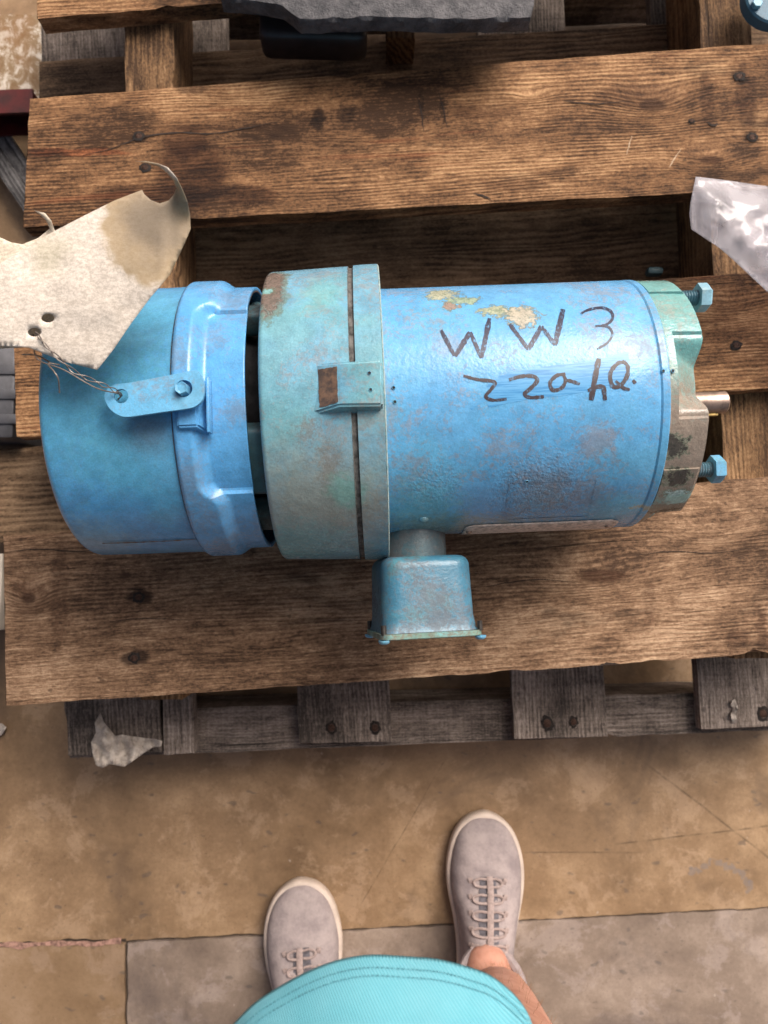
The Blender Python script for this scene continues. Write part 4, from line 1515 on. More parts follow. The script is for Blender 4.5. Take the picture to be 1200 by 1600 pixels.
M_wire = plain('tie_wire', (0.22, 0.19, 0.17), 0.4, metal=0.6, scale=300)
Wp = []
a_ = at(56, 519, ztag(56, 519) - .001)
b_ = at(76, 545, ztag(76, 545) + .003)
c_ = at(120, 583, 0.562)
d_ = at(165, 603, 0.5545)
e_ = at(188, 616, DECK + ZP - .001)
e2 = at(184, 624, DECK + ZP - 0.008)
base = smooth_path([a_, b_, c_, d_, e_, e2], 14)
for ph in (0, math.pi):
    pts = []
    for i, p in enumerate(base):
        t_ = i / len(base)
        amp = 0.0007 + 0.0007 * math.sin(math.pi * t_) ** 2 * (0.6 if ph else 1)
        pts.append(p + Vector((math.sin(i * .42 + ph) * amp * .5, math.sin(i * 0.42 + ph) * amp, math.cos(i * 0.42 + ph) * amp)))
    Wp.append(tube(pts, 0.00042, 6))
Wp.append(tube(smooth_path([at(52, 522, .563), at(58, 560, 0.565), at(100, 578, .566), at(150, 606, .560), e_, e2 + Vector((.002, .002, 0))], 10), 0.0005, 6))
Wp.append(tube(smooth_path([c_ + Vector((-.012, .006, 0)), at(75, 568, .566), at(84, 580, .569), at(91, 592, .568), at(93, 614, .562)], 8), 0.0005, 6))
Wp.append(tube(smooth_path([at(78, 566, .562), at(60, 556, .556), at(48, 554, .552), at(35, 554, .556)], 8), 0.0006, 6))
V, F = merge(Wp)
mesh_obj('tie_wire', V, F, M_wire, smooth=True, label='thin twisted steel wire tying the paper tags to the lever hole', category='wire')

# ------------------------------------------------------------------ clear plastic bag at right edge
t = NT('clear_film')
tb = t.t.nodes.new('ShaderNodeBsdfTransparent')
mx = t.t.nodes.new('ShaderNodeMixShader')
n = t.noise(t.co, 18.0, 3, 0.5, 0.4)
f = t.ramp(n, 0.42, 0.62, 0.14, 0.42)
t.t.links.new(f, mx.inputs[0])
t.t.links.new(tb.outputs[0], mx.inputs[1])
t.t.links.new(t.b.outputs[0], mx.inputs[2])
t.t.links.new(mx.outputs[0], t.out.inputs[0])
tb.inputs[0].default_value = (0.93, 0.92, 0.94, 1)
M_film = t.fin((0.62, 0.60, 0.62), 0.12, t.bump(t.noise(t.co, 34.0, 3, 0.5, 0.3), 0.5, 0.004), spec=0.8)


def zbag(px, py, s):
    e = min(abs(py - (277 + (px - 1087) * 0.09)), abs((py - 358) - (px - 1080) * 0.83) * 0.77, px - 1078)
    b = sstep(0, 45, max(0, e))
    cr = noise.noise(Vector((px * .045, py * .045, s * 3))) * 0.003 + abs(noise.noise(Vector((px * .025 + py * .02, py * .05 - px * .02, s * 5)))) * 0.005
    return 0.352 + s * 0.010 * b + cr * b + 0.0004 * s - 0.00006 * max(0, px - 1100)


bag_poly = [(1087, 276), (1130, 281), (1200, 291), (1400, 318), (1400, 620), (1270, 515), (1200, 457), (1150, 410), (1125, 388), (1080, 358), (1077, 334), (1079, 315)]
bo = sheet('plastic_bag', bag_poly, lambda x, y: zbag(x, y, 1), M_film, thick=0.0001, step=8,
           label='crumpled clear plastic bag poking in over the boards at the right edge', category='bag')
b2 = sheet('bag_underside', bag_poly, lambda x, y: zbag(x, y, -1), M_film, thick=0.0001, step=8)
b2.parent = bo

# ------------------------------------------------------------------ things at the top edge
t = NT('rough_grey_cast')
n1 = t.noise(t.co, 55.0, 6, 0.7)
n2 = t.noise(t.co, 300.0, 4, 0.7)
vv_ = t.noise(t.co, 16.0, 4, 0.6)
M_cast = t.fin(t.mix(t.ramp(n1, 0.35, 0.68), (0.035, 0.035, 0.04), (0.115, 0.11, 0.115)), 0.6,
               t.bump(t.math('ADD', n1, t.math('MULTIPLY', n2, 0.5)), 1.0, 0.004))
# block: top outline extends beyond the frame; front-lower lip smooth
zt_ = 0.352


def cast_block():
    """overhanging rough lip on a body that stands further back on the board"""
    top = [(345, -120), (345, -6), (400, 0), (440, 8), (470, 30), (520, 28), (600, 25), (700, 29), (828, 27), (834, 6), (832, -120)]
    P = dense(top, 9)
    vs, fs = [], []
    n_ = len(P)
    for lv, (dz, dy) in enumerate(((0, 0), (-0.003, -.002), (-.018, -.002), (-.020, .004), (-.022, .034), (DECK + .001 - zt_, .036))):
        for p in P:
            w_ = at(p.x, p.y, zt_)
            q = Vector((w_.x, w_.y + (dy if p.y > -100 else 0), zt_ + dz))
            if lv < 3:
                q += Vector((0.0015 * noise.noise(w_ * 90), 0.002 * noise.noise(w_ * 70 + Vector((lv, 0, 0))), 0.001 * noise.noise(w_ * 60)))
            vs.append(q)
    for r_ in range(5):
        for i in range(n_):
            fs.append((r_ * n_ + i, r_ * n_ + (i + 1) % n_, (r_ + 1) * n_ + (i + 1) % n_, (r_ + 1) * n_ + i))
    fs.append(tuple(range(n_)))
    fs.append(tuple(range(5 * n_, 6 * n_)))
    return vs, fs


mesh_obj('iron_casting', *cast_block(), M_cast, smooth=True, label='rough dark grey iron casting cut off by the top edge of the photo', category='casting')
M_blackbox = plain('black_plastic', (0.045, 0.032, 0.03), 0.42, scale=40, bump=0.15)
pa, pb = at(404, 52, .272), at(574, 60, .272)
cbx = (pa + pb) / 2
bm = box_bm((0, 0, 0), ((pb - pa).length, 0.11, 0.045), bev=0.010, seg=4)
bmesh.ops.transform(bm, matrix=Matrix.Translation((cbx.x, cbx.y + 0.054, 0.272 - 0.0225)) @ Matrix.Rotation(R(-1.5), 4, 'Z'), verts=bm.verts)
bm_obj('black_housing', bm, M_blackbox, smooth=True, label='smooth black rounded housing in the gap under the grey casting', category='housing')

# blue flange in the top right corner
mt_flange = paint('enamel_flange', (0.04, 0.13, 0.20), (0.06, 0.16, 0.2), grime=0.4, rough=0.55)
fc = at(1212, -8, 0.30)
vs, fs = [], []
for (rr, z) in ((0.0, .300), (0.032, .300), (0.034, .298), (0.034, .286)):
    for k in range(40):
        a = 2 * math.pi * k / 40
        vs.append((fc.x + rr * math.cos(a), fc.y + rr * math.sin(a), z))
for i in range(3):
    for k in range(40):
        fs.append((i * 40 + k, i * 40 + (k + 1) % 40, (i + 1) * 40 + (k + 1) % 40, (i + 1) * 40 + k))
fl = mesh_obj('pipe_flange', vs, fs, mt_flange, smooth=True, label='small round blue flange in the top right corner', category='flange')
hexhead(at(1181, 8, .3005), (0, 0, 1), 0.006, 0.005, mt_bluehw, fl, 'bolt_head')
# small blue knob glimpsed in the gap over the right bolt
kb = at(1022, 425, 0.19)
bm = box_bm(kb, (0.020, 0.010, 0.014), bev=0.004)
bm_obj('blue_knob', bm, mt_darkteal, smooth=True, label='small dark blue knob glimpsed in the gap above the body end', category='knob')

# ------------------------------------------------------------------ left edge: rusty sheet, red beam, grey planks
t = NT('peeling_sheet')
n1 = t.noise(t.scale(t.co, (60, 45, 1)), 1.0, 8, 0.75, 0.4)
n2 = t.noise(t.co, 8.0, 4, 0.6)
c = t.colramp(n1, [(0.36, (0.16, 0.085, 0.03)), (0.50, (0.24, 0.165, 0.09)), (0.58, (0.52, 0.46, 0.38)), (0.75, (0.68, 0.63, 0.55))])
c = t.mix(t.ramp(n2, 0.45, 0.7, 0, 0.6), c, (0.22, 0.10, 0.03))
M_peel = t.fin(c, 0.55, t.bump(n1, 0.6, 0.001))
P = [at(-260, 20, .05), at(160, 24, .05), at(152, 150, .05), at(-260, 172, .05)]
vs = [p.copy() for p in P] + [Vector((p.x, p.y, 0.0005)) for p in P]
mesh_obj('metal_sheet', vs, [(0, 1, 2, 3), (4, 5, 6, 7), (0, 1, 5, 4), (1, 2, 6, 5), (2, 3, 7, 6), (3, 0, 4, 7)], M_peel, label='rusty sheet with peeling white paint beside the pallet at upper left', category='sheet')
M_red = plain('dark_red_steel', (0.10, 0.012, 0.010), 0.45, var=0.4, scale=30, bump=0.3)
pa, pb = at(-300, 172, .10), at(52, 158, .10)
d_ = (pb - pa)
bm = bmesh.new()
mrot = Matrix.Translation((pa + pb) / 2) @ Matrix.Rotation(math.atan2(d_.y, d_.x), 4, 'Z')
for cz, cy, sy, sz in ((0, 0, 0.034, 0.004), (-0.048, 0, 0.034, 0.004), (-0.024, 0.012, 0.004, 0.044)):
    box_bm((0, cy, cz), (d_.length, sy, sz), bm=bm)
bmesh.ops.transform(bm, matrix=mrot, verts=bm.verts)
bm_obj('steel_beam', bm, M_red, label='dark red steel beam end at left edge above the grey planks', category='beam')
np_ = empty('grey_pallet', at(-60, 500, 0), 0.8, label='silver grey slatted pallet lying left of the brown pallet stack', category='pallet')
for o0 in (0, 45, 225, 270, 315):
    plank([(-200, -112 + o0), (160, 427 + o0), (160, 467 + o0), (-200, -72 + o0)], 0.045, 0.02, W_grey2, np_, 'slat', nst=30, ncr=6)
plank([(-330, 460), (40, 400), (46, 440), (-324, 500)], 0.0245, 0.022, W_grey2, np_, 'stringer', nst=20, ncr=6)
# grey steel box beside board 2
M_gsteel = plain('grey_steel', (0.13, 0.13, 0.14), 0.45, metal=0.5, scale=25, bump=0.3)
pa = at(-30, 610, 0.20)
bm = box_bm((pa.x - 0.03, pa.y, 0.10), (0.14, 0.115, 0.20), bev=0.004)
mb = bm_obj('steel_box', bm, M_gsteel, smooth=True, label='grey steel box at the left edge beside the middle board', category='box')
bm = bmesh.new()
for k in range(3):
    box_bm((pa.x + 0.02, pa.y - 0.035 + 0.03 * k, 0.2012), (0.05, 0.012, 0.003), bm=bm, bev=0.001)
bm_obj('rib', bm, M_gsteel, mb, smooth=True)
# cream board standing at left edge by board 3
M_cream = plain('cream_panel', (0.56, 0.50, 0.42), 0.6, var=0.15, scale=30)
pa, pb = at(2, 865, .16), at(2, 985, .16)
bm = box_bm((pa.x - 0.048, (pa.y + pb.y) / 2, 0.08), (0.10, (pa - pb).length, 0.16), bev=0.002)
bm_obj('carton', bm, M_cream, smooth=True, label='pale cream carton edge just showing left of the lowest wide board', category='box')

# ------------------------------------------------------------------ scraps
M_scrap = plain('grubby_film', (0.50, 0.44, 0.38), 0.45, var=0.35, scale=70, bump=0.8, dist=0.003, dark=(0.24, 0.20, 0.17))


def scrap(name, poly, z0, amp, fr, seed, **props):
    return sheet(name, poly, lambda x, y: z0 + amp * (0.5 + noise.noise(Vector((x * fr, y * fr * .6, seed))) + 0.6 * abs(noise.noise(Vector((x * fr * 2.2, y * fr * 1.5, seed))))), M_scrap, thick=0.0003, step=4, **props)


scrap('plastic_scrap', [(157, 1113), (162, 1128), (172, 1140), (180, 1150), (190, 1148), (205, 1150), (225, 1153), (245, 1155), (254, 1158), (252, 1166), (238, 1168), (226, 1176), (212, 1186), (195, 1198), (182, 1196), (172, 1194), (160, 1200), (150, 1196), (144, 1175), (142, 1160), (150, 1145), (148, 1130)],
      0.148, 0.016, 0.07, 2.0, label='crumpled torn plastic scrap lying on the grey pallet corner', category='scrap')
scrap('torn_paper', [(1148, 1092), (1153, 1104), (1150, 1116), (1152, 1128), (1145, 1131), (1141, 1118), (1144, 1106), (1139, 1098)], 0.1445, 0.004, 0.2, 5.0, label='tiny torn white paper stuck on the right grey board end', category='scrap')
scrap('paper_crumb', [(-20, 1134), (2, 1130), (10, 1136), (5, 1146), (-4, 1153), (-22, 1150)], 0.002, 0.006, 0.15, 6.0, label='white paper crumb on the floor at the left edge', category='scrap')

# ------------------------------------------------------------------ person: shoes, legs, shorts, shirt
person = empty('person', (0.02, -0.56, 0), 0, label='person in cyan shirt, dark shorts and grey lace-up sneakers, seen from above', category='person')
PIv = Vector((-0.02, 0.56, 0))


def cloth(name, a, b, scale=900, rough=0.85, bump=0.5, blot=18, stripe=0.05):
    t = NT(name)
    n1 = t.noise(t.co, blot, 5, 0.6)
    s = t.sep(t.co)
    wv = t.math('SINE', t.math('ADD', t.math('MULTIPLY', s[0], scale), t.math('MULTIPLY', s[1], scale * 1.1)))
    n2 = t.noise(t.co, scale * 0.6, 3, 0.6)
    f = t.math('ADD', t.math('MULTIPLY', n1, 0.8), t.math('ADD', t.math('MULTIPLY', wv, stripe), t.math('MULTIPLY', n2, 0.2)))
    return t.fin(t.mix(t.ramp(f, 0.3, 0.7), a, b), rough, t.bump(t.math('ADD', t.math('MULTIPLY', wv, stripe * 6), t.math('ADD', n2, t.math('MULTIPLY', n1, 2))), bump, 0.0006), spec=0.2)


M_upper = cloth('shoe_knit', (0.24, 0.20, 0.20), (0.38, 0.32, 0.305), stripe=0.0, blot=42, scale=420, bump=0.9)
M_sole = plain('shoe_sole', (0.60, 0.49, 0.41), 0.6, var=0.12, scale=40)
M_lace = plain('shoe_lace', (0.36, 0.28, 0.255), 0.8, var=0.2, scale=300, bump=0.5)
M_tongue = plain('shoe_tongue', (0.12, 0.11, 0.125), 0.8, var=0.3, scale=120)
t = NT('skin')
n1 = t.noise(t.co, 45.0, 5, 0.65)
n2 = t.noise(t.co, 600.0, 3, 0.6)
M_skin = t.fin(t.mix(t.ramp(n1, 0.35, 0.7), (0.56, 0.29, 0.21), (0.42, 0.19, 0.13)), 0.5, t.bump(t.math('ADD', n1, n2), 0.12, 0.0006), **{'Subsurface Weight': 0.15, 'Subsurface Radius': (0.01, 0.004, 0.002), 'Subsurface Scale': 0.5})
M_shirt = cloth('shirt_twill', (0.115, 0.39, 0.475), (0.19, 0.47, 0.55), scale=3600, bump=0.5, blot=14, stripe=0.12)
M_thread = plain('stitch_thread', (0.10, 0.33, 0.40), 0.8, scale=300)
M_shorts = plain('dark_shorts', (0.02, 0.018, 0.02), 0.9, scale=60)


def shoe(toe, heel, mirror):
    """toe, heel: world ground points; builds upper, sole, laces as children of person"""
    d = (toe - heel)
    Ls = d.length
    M = Matrix.Translation(heel + PIv) @ Matrix.Rotation(math.atan2(-d.x, d.y), 4, 'Z') @ Matrix.Diagonal((mirror, 1, 1, 1))
    k = Ls / 0.30
    # stations along y (0 heel .. 1 toe): left (outer) half width, right (inner) half width, height
    st = [(0.0, .004, .004, .055), (0.01, .018, .018, .065), (0.04, .028, .028, .078), (0.10, .034, .033, .088), (0.22, .036, .033, .092), (0.35, .037, .032, .090),
          (0.45, .041, .034, .082), (0.55, .046, .039, .072), (0.65, .051, .046, .062), (0.74, .052, .049, .053), (0.82, .049, .047, .047), (0.89, .042, .042, .041), (0.94, .033, .034, .035), (0.975, .021, .023, .028), (0.993, .010, .011, .022), (1.0, .002, .002, .018)]
    P = smooth_path([(s[0], s[1], s[2]) for s in st], 4)
    H = smooth_path([(s[0], s[3], 0) for s in st], 4)
    na = 28
    vs, fs = [], []
    for p, h in zip(P, H):
        for j in range(na + 1):
            a = math.pi * j / na
            cx = math.cos(a)
            wl = p.y if cx < 0 else p.z
            e = 0.72
            xx = math.copysign(abs(cx) ** e, cx) * wl * 0.965
            zz = 0.018 + (h.y - 0.018) * (math.sin(a) ** 0.8)
            zz += 0.0012 * noise.noise(Vector((xx * 50, p.x * 14, mirror))) * (1 if p.x > .5 else 0)
            zz += 0.0022 * noise.noise(Vector((xx * 30, p.x * 26, mirror * 3))) * math.sin(a)
            # creases at the toe bend
            zz -= 0.0016 * math.exp(-((p.x - 0.70) / 0.014) ** 2) * math.sin(a) + 0.001 * math.exp(-((p.x - 0.75) / 0.010) ** 2) * math.sin(a)
            vs.append(M @ Vector((xx * 1.0, p.x * Ls * 0.992 + 0.002, zz)))
    m = na + 1
    for i in range(len(P) - 1):
        for j in range(na):
            fs.append((i * m + j, i * m + j + 1, (i + 1) * m + j + 1, (i + 1) * m + j))
    up = mesh_obj('shoe', vs, fs, M_upper, person, smooth=True, sharp=70)
    # sole
    vs, fs = [], []
    ol = [(-p.y, p.x * Ls) for p in P] + [(p.z, p.x * Ls) for p in reversed(P)]
    for (off, z) in ((0.000, 0.001), (0.002, 0.006), (0.003, 0.016), (0.0024, 0.022), (0.0005, 0.0245), (-0.004, 0.0245)):
        for (x, y) in ol:
            c = Vector((0, Ls * 0.5))
            v = Vector((x, y)) - c
            nrm = Vector((x * 5, (y - Ls * .5) * (0.3 if 0.12 * Ls < y < 0.88 * Ls else 1.3)))
            nrm = nrm.normalized() if nrm.length > 0 else Vector((0, 1))
            vs.append(M @ Vector((x + nrm.x * off, y + nrm.y * off, z)))
    m = len(ol)
    for i in range(5):
        for j in range(m):
            fs.append((i * m + j, i * m + (j + 1) % m, (i + 1) * m + (j + 1) % m, (i + 1) * m + j))
    fs.append(tuple(range(m)))
    mesh_obj('sole', vs, fs, M_sole, up, smooth=True, sharp=60)

    def top(x, y):
        # height of the upper at local x, fraction y
        for q in range(len(st) - 1):
            if st[q][0] <= y <= st[q + 1][0]:
                f_ = (y - st[q][0]) / (st[q + 1][0] - st[q][0])
                h = st[q][3] * (1 - f_) + st[q + 1][3] * f_
                wl = (st[q][1] * (1 - f_) + st[q + 1][1] * f_) if x < 0 else (st[q][2] * (1 - f_) + st[q + 1][2] * f_)
                break
        r_ = min(1, abs(x) / (wl * .965)) ** (1 / 0.72)
        return 0.018 + (h - 0.018) * (math.sqrt(max(0, 1 - r_ * r_)) ** 0.8)

    def strap(path, w_, th_, lift=0.0015):
        pts = smooth_path([(x, y * Ls, top(x, y) + lift) for x, y in path], 5)
        return tube([M @ p for p in pts], w_, 8, rfun=lambda t_: (w_, th_))
    parts = [strap([(-.002, .765), (-.003, .70), (-.002, .62), (-.001, .54), (0, .44)], .0042, .0012, 0.0034)]
    for r_ in range(5):
        y = 0.740 - r_ * 0.062
        for s in (-1, 1):
            w_ = 0.018 + 0.001 * r_
            parts.append(strap([(s * .002, y + .012), (s * w_ * .6, y + .014), (s * w_, y + .002), (s * w_ * .9, y - .014), (s * w_ * .4, y - .018), (s * .002, y - .016)], .0017, .0011, 0.0026))
        parts.append(strap([(-.020, y + .004), (-.025, y)], .004, .0012, 0.001))
        parts.append(strap([(.020, y + .004), (.025, y)], .004, .0012, 0.001))
    V, F = merge(parts)
    mesh_obj('laces', V, F, M_lace, up, smooth=True)
    # darker tongue gap under the laces
    vs, fs = [], []
    for i in range(15):
        y = 0.44 + 0.32 * i / 14
        w_ = 0.010 + 0.003 * math.sin(i / 14 * math.pi)
        for s in (-1, -.5, 0, .5, 1):
            vs.append(M @ Vector((s * w_, y * Ls, top(s * w_, y) + 0.0007)))
    for i in range(14):
        for j in range(4):
            a = i * 5 + j
            fs.append((a, a + 1, a + 6, a + 5))
    mesh_obj('tongue', vs, fs, M_tongue, up, smooth=True)


rt, rh = at(757, 1270, .015), at(752, 1592, 0.015)
rt.z = rh.z = 0
dd = (rt - rh).normalized()
rh = rt - dd * 0.295
shoe(rt, rh, -1)
lt, lh = at(467, 1376, .015), at(497, 1690, .015)
lt.z = lh.z = 0
dd = (lt - lh).normalized()
lh = lt - dd * 0.295
shoe(lt, lh, 1)

# body: one skinned mesh, legs to hips and a trunk under the shirt
bme = bpy.data.meshes.new('body')
J = {
    'pel': (0.01, -0.50, 0.93),
    'lh': (-0.09, -0.50, 0.88), 'lk': (-0.115, -0.50, 0.50), 'lc': (-0.115, -0.55, 0.34), 'la': (lh.x + .008, lh.y + 0.095, 0.10), 'lf': (lh.x + .006, lh.y + 0.14, 0.055),
    'rh': (0.11, -0.50, 0.88), 'rk': (0.112, -0.40, 0.50), 'rc': (0.127, -0.442, 0.34), 'rm': (0.137, -0.474, 0.20), 'ra': (rh.x + .002, rh.y + 0.100, 0.110), 'rf': (rh.x, rh.y + 0.14, 0.058),
    'ab': (0.01, -0.50, 1.10), 'ch': (0.01, -0.52, 1.32), 'nk': (0.01, -0.52, 1.45),
}
names = list(J)
E_ = [('pel', 'lh'), ('lh', 'lk'), ('lk', 'lc'), ('lc', 'la'), ('la', 'lf'), ('pel', 'rh'), ('rh', 'rk'), ('rk', 'rc'), ('rc', 'rm'), ('rm', 'ra'), ('ra', 'rf'), ('pel', 'ab'), ('ab', 'ch'), ('ch', 'nk')]
Rd = {'pel': .12, 'lh': .085, 'lk': .058, 'lc': .054, 'la': .034, 'lf': .024, 'rh': .085, 'rk': .058, 'rc': .050, 'rm': .043, 'ra': .039, 'rf': .025, 'ab': .12, 'ch': .13, 'nk': .06}
bme.from_pydata([Vector(J[n_]) + PIv for n_ in names], [(names.index(a), names.index(b)) for a, b in E_], [])
bod = bpy.data.objects.new('body', bme)
link(bod, person)
bme.materials.append(M_skin)
sk = bod.modifiers.new('skin', 'SKIN')
sk.use_smooth_shade = True
for i, n_ in enumerate(names):
    bme.skin_vertices[0].data[i].radius = (Rd[n_], Rd[n_])
    bme.skin_vertices[0].data[i].use_root = (n_ == 'pel')
ss = bod.modifiers.new('subsurf', 'SUBSURF')
ss.levels = ss.render_levels = 2

# shirt: hem ring outwards and down in front of the belly, rising to the chest
HZ = 0.64
hem_px = [(240, 1780), (280, 1712), (325, 1650), (369, 1600), (403, 1567), (447, 1539), (490, 1517), (533, 1502), (580, 1495), (642, 1498), (685, 1502), (728, 1513), (763, 1526), (793, 1548), (815, 1573), (828, 1600), (842, 1650), (856, 1712), (870, 1780)]
hemP = [at(x, y, HZ) for x, y in hem_px]
left = [Vector((-.170, -.41, HZ + .01)), Vector((-.19, -.50, HZ + .01)), Vector((-.16, -.62, HZ + .01)), Vector((0.01, -.67, HZ + .01)), Vector((.18, -.62, HZ + .01)), Vector((.21, -.50, HZ + .01)), Vector((.175, -.42, HZ + .01))]
first = Vector((-.145, -.36, HZ))
lastp = Vector((.135, -.37, HZ))
loopc = [first] + hemP + [lastp] + list(reversed(left))
hem = smooth_path(loopc + [loopc[0]], 8)[:-1]
cx, cy = 0.01, -0.51
levels = [(0.0, 1.0, 0), (0.004, 1.0, 0), (0.02, 0.985, -0.004), (0.033, .9753, -.0066), (.046, .9655, -.0092), (0.06, 0.955, -0.012), (.075, .9445, -.0144), (.09, .934, -.0168), (0.11, 0.92, -.02), (.14, .895, -.02), (0.18, 0.86, -.02), (0.26, 0.80, 0), (0.36, 0.74, 0), (0.5, 0.74, 0), (0.62, 0.78, 0), (0.72, 0.78, 0), (0.78, 0.6, 0), (0.81, 0.25, 0)]
vs, fs = [], []
m = len(hem)
for (dz, s, dy) in levels:
    for i, p in enumerate(hem):
        q = Vector((cx + (p.x - cx) * (s if dz < .3 else s * 1.05), cy + (p.y - cy) * s + dy, p.z + dz))
        q += Vector((0, (0.006 * noise.noise(Vector((p.x * 14 + dz * 9, dz * 14, 3))) + 0.002 * noise.noise(Vector((p.x * 50, dz * 30, 3)))) * max(0, min(1, dz * 20 - .6)), 0))
        vs.append(q + PIv)
for r_ in range(len(levels) - 1):
    for i in range(m):
        fs.append((r_ * m + i, r_ * m + (i + 1) % m, (r_ + 1) * m + (i + 1) % m, (r_ + 1) * m + i))
shirt = mesh_obj('shirt', vs, fs, M_shirt, person, smooth=True, sharp=80)
md = shirt.modifiers.new('thickness', 'SOLIDIFY')
md.thickness = 0.0012
md.offset = 1
# double row of stitching along the hem
parts = []
for (dz, s) in ((0.0085, 0.99578), (0.0125, 0.99203)):
    for i in range(0, m):
        p, p2 = hem[i], hem[(i + 1) % m]
        Lg = (p2 - p).length
        if Lg > 0.05 or p.y < -0.40:
            continue
        k = max(1, int(Lg / 0.0032))
        for j in range(k):
            a, b = p.lerp(p2, j / k), p.lerp(p2, (j + 0.62) / k)
            mp = []
            for q in (a, b):
                dy = -0.004 * (dz - .004) / .016
                mp.append(Vector((cx + (q.x - cx) * s, cy + (q.y - cy) * s + dy + .0018, q.z + dz + .0012)) + PIv)
            parts.append(tube(mp, 0.00035, 4))
V, F = merge(parts)
mesh_obj('stitching', V, F, M_thread, shirt)
# shorts
parts = []
for hx, kx, ky in ((-.09, -.112, -.50), (.115, .146, -.438)):
    pts = smooth_path([(hx, -.50, .92), ((hx + kx) / 2, (ky - .5) / 2, .75), (kx, ky, .56)], 6)
    parts.append(tube([p + PIv for p in pts], .09, 28, rfun=lambda t_: (.10 - .012 * t_, .10 - .012 * t_), caps=False))
V, F = merge(parts)
so = mesh_obj('shorts', V, F, M_shorts, person, smooth=True)
md = so.modifiers.new('thickness', 'SOLIDIFY')
md.thickness = 0.003

# hair on the shin
random.seed(11)
parts = []
seg = [('rk', 'rc'), ('rc', 'rm'), ('rm', 'ra')]
for k in range(650):
    a_n, b_n = seg[k % 3]
    t_ = random.random()
    p = Vector(J[a_n]).lerp(Vector(J[b_n]), t_)
    r_ = (Rd[a_n] * (1 - t_) + Rd[b_n] * t_) * 0.93
    a = random.uniform(-math.pi, math.pi)
    ax_ = (Vector(J[b_n]) - Vector(J[a_n])).normalized()
    u_ = ax_.cross(Vector((0, 1, 0))).normalized()
    v_ = ax_.cross(u_)
    nrm = u_ * math.cos(a) + v_ * math.sin(a)
    q = p + nrm * r_
    tip = q + (nrm * 0.6 + ax_ * 0.9 + Vector((random.uniform(-.4, .4), random.uniform(-.4, .4), 0))).normalized() * random.uniform(.008, .014)
    midp = q.lerp(tip, .5) + nrm * .0012
    parts.append(tube([q + PIv, midp + PIv, tip + PIv], 0.00014, 3, rfun=lambda w: 0.00016 * (1.1 - w), caps=False))
V, F = merge(parts)
M_hair = plain('leg_hair', (0.30, 0.15, 0.07), 0.6, scale=100)
mesh_obj('leg_hair', V, F, M_hair, person, kind='stuff')
# padded shoe collars round the ankles
for nm in ('ra', 'la'):
    c = Vector(J[nm]) + PIv
    ring = []
    for k in range(28):
        a = 2 * math.pi * k / 28
        ring.append(c + Vector((0.043 * math.cos(a), 0.050 * math.sin(a) - 0.006, -0.022 + 0.010 * math.cos(2 * a) - 0.010 * math.sin(a))))
    V, F = tube(ring, 0.0062, 8, closed=True)
    mesh_obj('shoe_collar', V, F, M_upper, person, smooth=True)


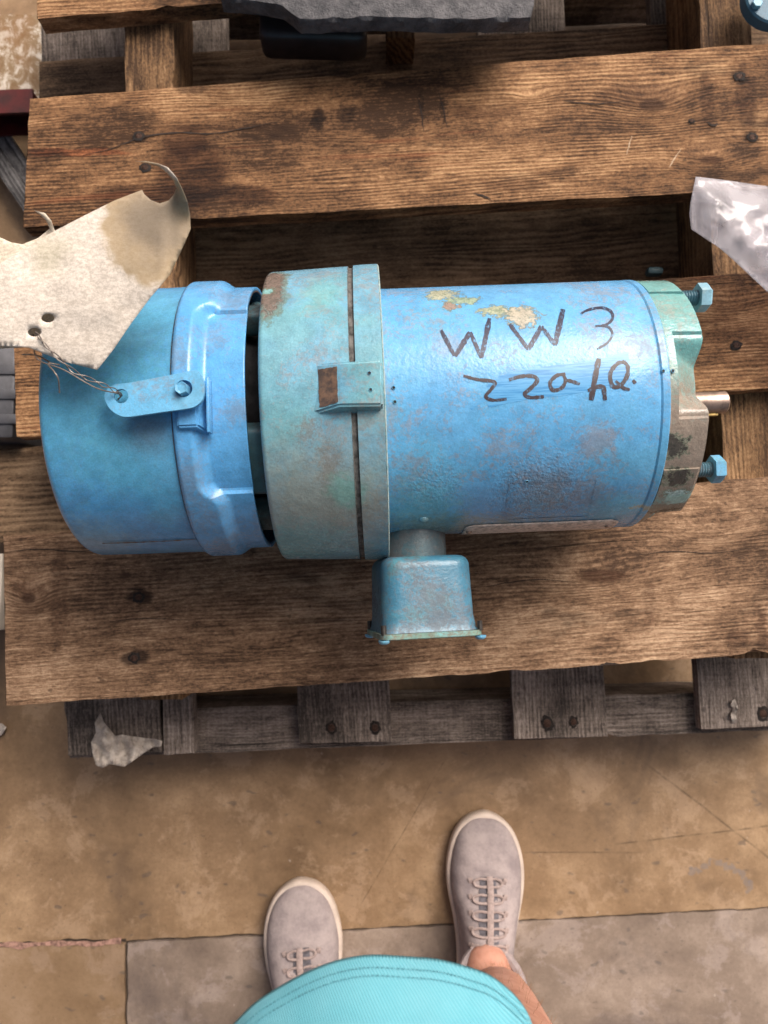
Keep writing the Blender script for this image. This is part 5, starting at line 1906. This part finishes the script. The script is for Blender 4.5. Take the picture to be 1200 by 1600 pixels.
def flat_strip(board, pts, w_, z, mat, name, seed=0.0):
    """narrow irregular strip on a board top (a split or a scratch)"""
    P = smooth_path([(x, y, 0) for x, y in pts], 8)
    Mi_ = o_world[board.name].inverted()
    vs, fs = [], []
    m_ = len(P)
    for i, p in enumerate(P):
        d = (P[min(i + 1, m_ - 1)] - P[max(i - 1, 0)]).normalized()
        nn_ = Vector((-d.y, d.x, 0))
        t_ = i / (m_ - 1)
        ww = w_ * (0.25 + 0.75 * math.sin(math.pi * t_)) * (1 + .7 * noise.noise(Vector((i * .5, seed, 1))))
        off_ = nn_ * 1.2 * noise.noise(Vector((i * .35, seed, 8)))
        for s_ in (-.5, .5):
            q = p + off_ + nn_ * ww * s_
            vs.append(Mi_ @ at(q.x, q.y, z + 0.0007))
    for i in range(m_ - 1):
        fs.append((2 * i, 2 * i + 1, 2 * i + 3, 2 * i + 2))
    mesh_obj(name, vs, fs, mat, board)


M_split = plain('split_shadow_dirt', (0.03, 0.018, 0.012), 0.95, scale=200)
M_raw = plain('raw_scratch', (0.55, 0.40, 0.26), 0.8, scale=400)
for pts, w_ in (([(130, 243), (175, 232), (217, 216), (275, 207), (330, 209), (385, 200), (436, 190)], 2.2), ([(652, 152), (658, 175), (662, 205)], 2.2), ([(684, 142), (691, 165), (699, 200)], 2.4),
                ([(740, 302), (755, 306), (768, 312)], 3), ([(880, 158), (930, 162), (975, 158)], 1.6), ([(1105, 190), (1115, 196), (1122, 193)], 3.5)):
    flat_strip(B1, pts, w_, DECK, M_split, 'split', w_)
for pts, w_ in (([(987, 212), (983, 226), (979, 242)], 2.2), ([(1064, 232), (1052, 250), (1046, 262)], 2.6)):
    flat_strip(B1, pts, w_, DECK, M_raw, 'scratch', w_)
for pts, w_ in (([(12, 862), (60, 858), (120, 861), (170, 856)], 1.6), ([(760, 917), (800, 909), (850, 905), (900, 911)], 1.4), ([(935, 1040), (950, 1037), (967, 1038)], 4), ([(170, 972), (220, 966), (300, 969)], 1.2), ([(990, 868), (1050, 861), (1110, 864), (1180, 856)], 1.3)):
    flat_strip(B3, pts, w_, DECK, M_split, 'split', w_)
for b_, pts, w_ in ((pal2.children[2], [(512, 1075), (513, 1100), (511, 1120)], 1.0),):
    pass


def cowl_strip(pts, w_, mat, name):
    P = smooth_path([(x, y, 0) for x, y in pts], 8)
    vs, fs = [], []
    m_ = len(P)
    for i, p in enumerate(P):
        ww = w_ * (0.3 + abs(noise.noise(Vector((i * .6, 3, w_)))) * 2)
        for s_ in (-.5, .5):
            x_, th_ = cyl(p.x, p.y + ww * s_, RC + .0008)
            vs.append(cp(x_, th_, RC + .0008))
    for i in range(m_ - 1):
        fs.append((2 * i, 2 * i + 1, 2 * i + 3, 2 * i + 2))
    mesh_obj(name, vs, fs, mat, motor)


cowl_strip([(160, 849), (200, 848), (250, 846), (300, 843), (330, 841)], 1.6, M_groove, 'paint_scratch')
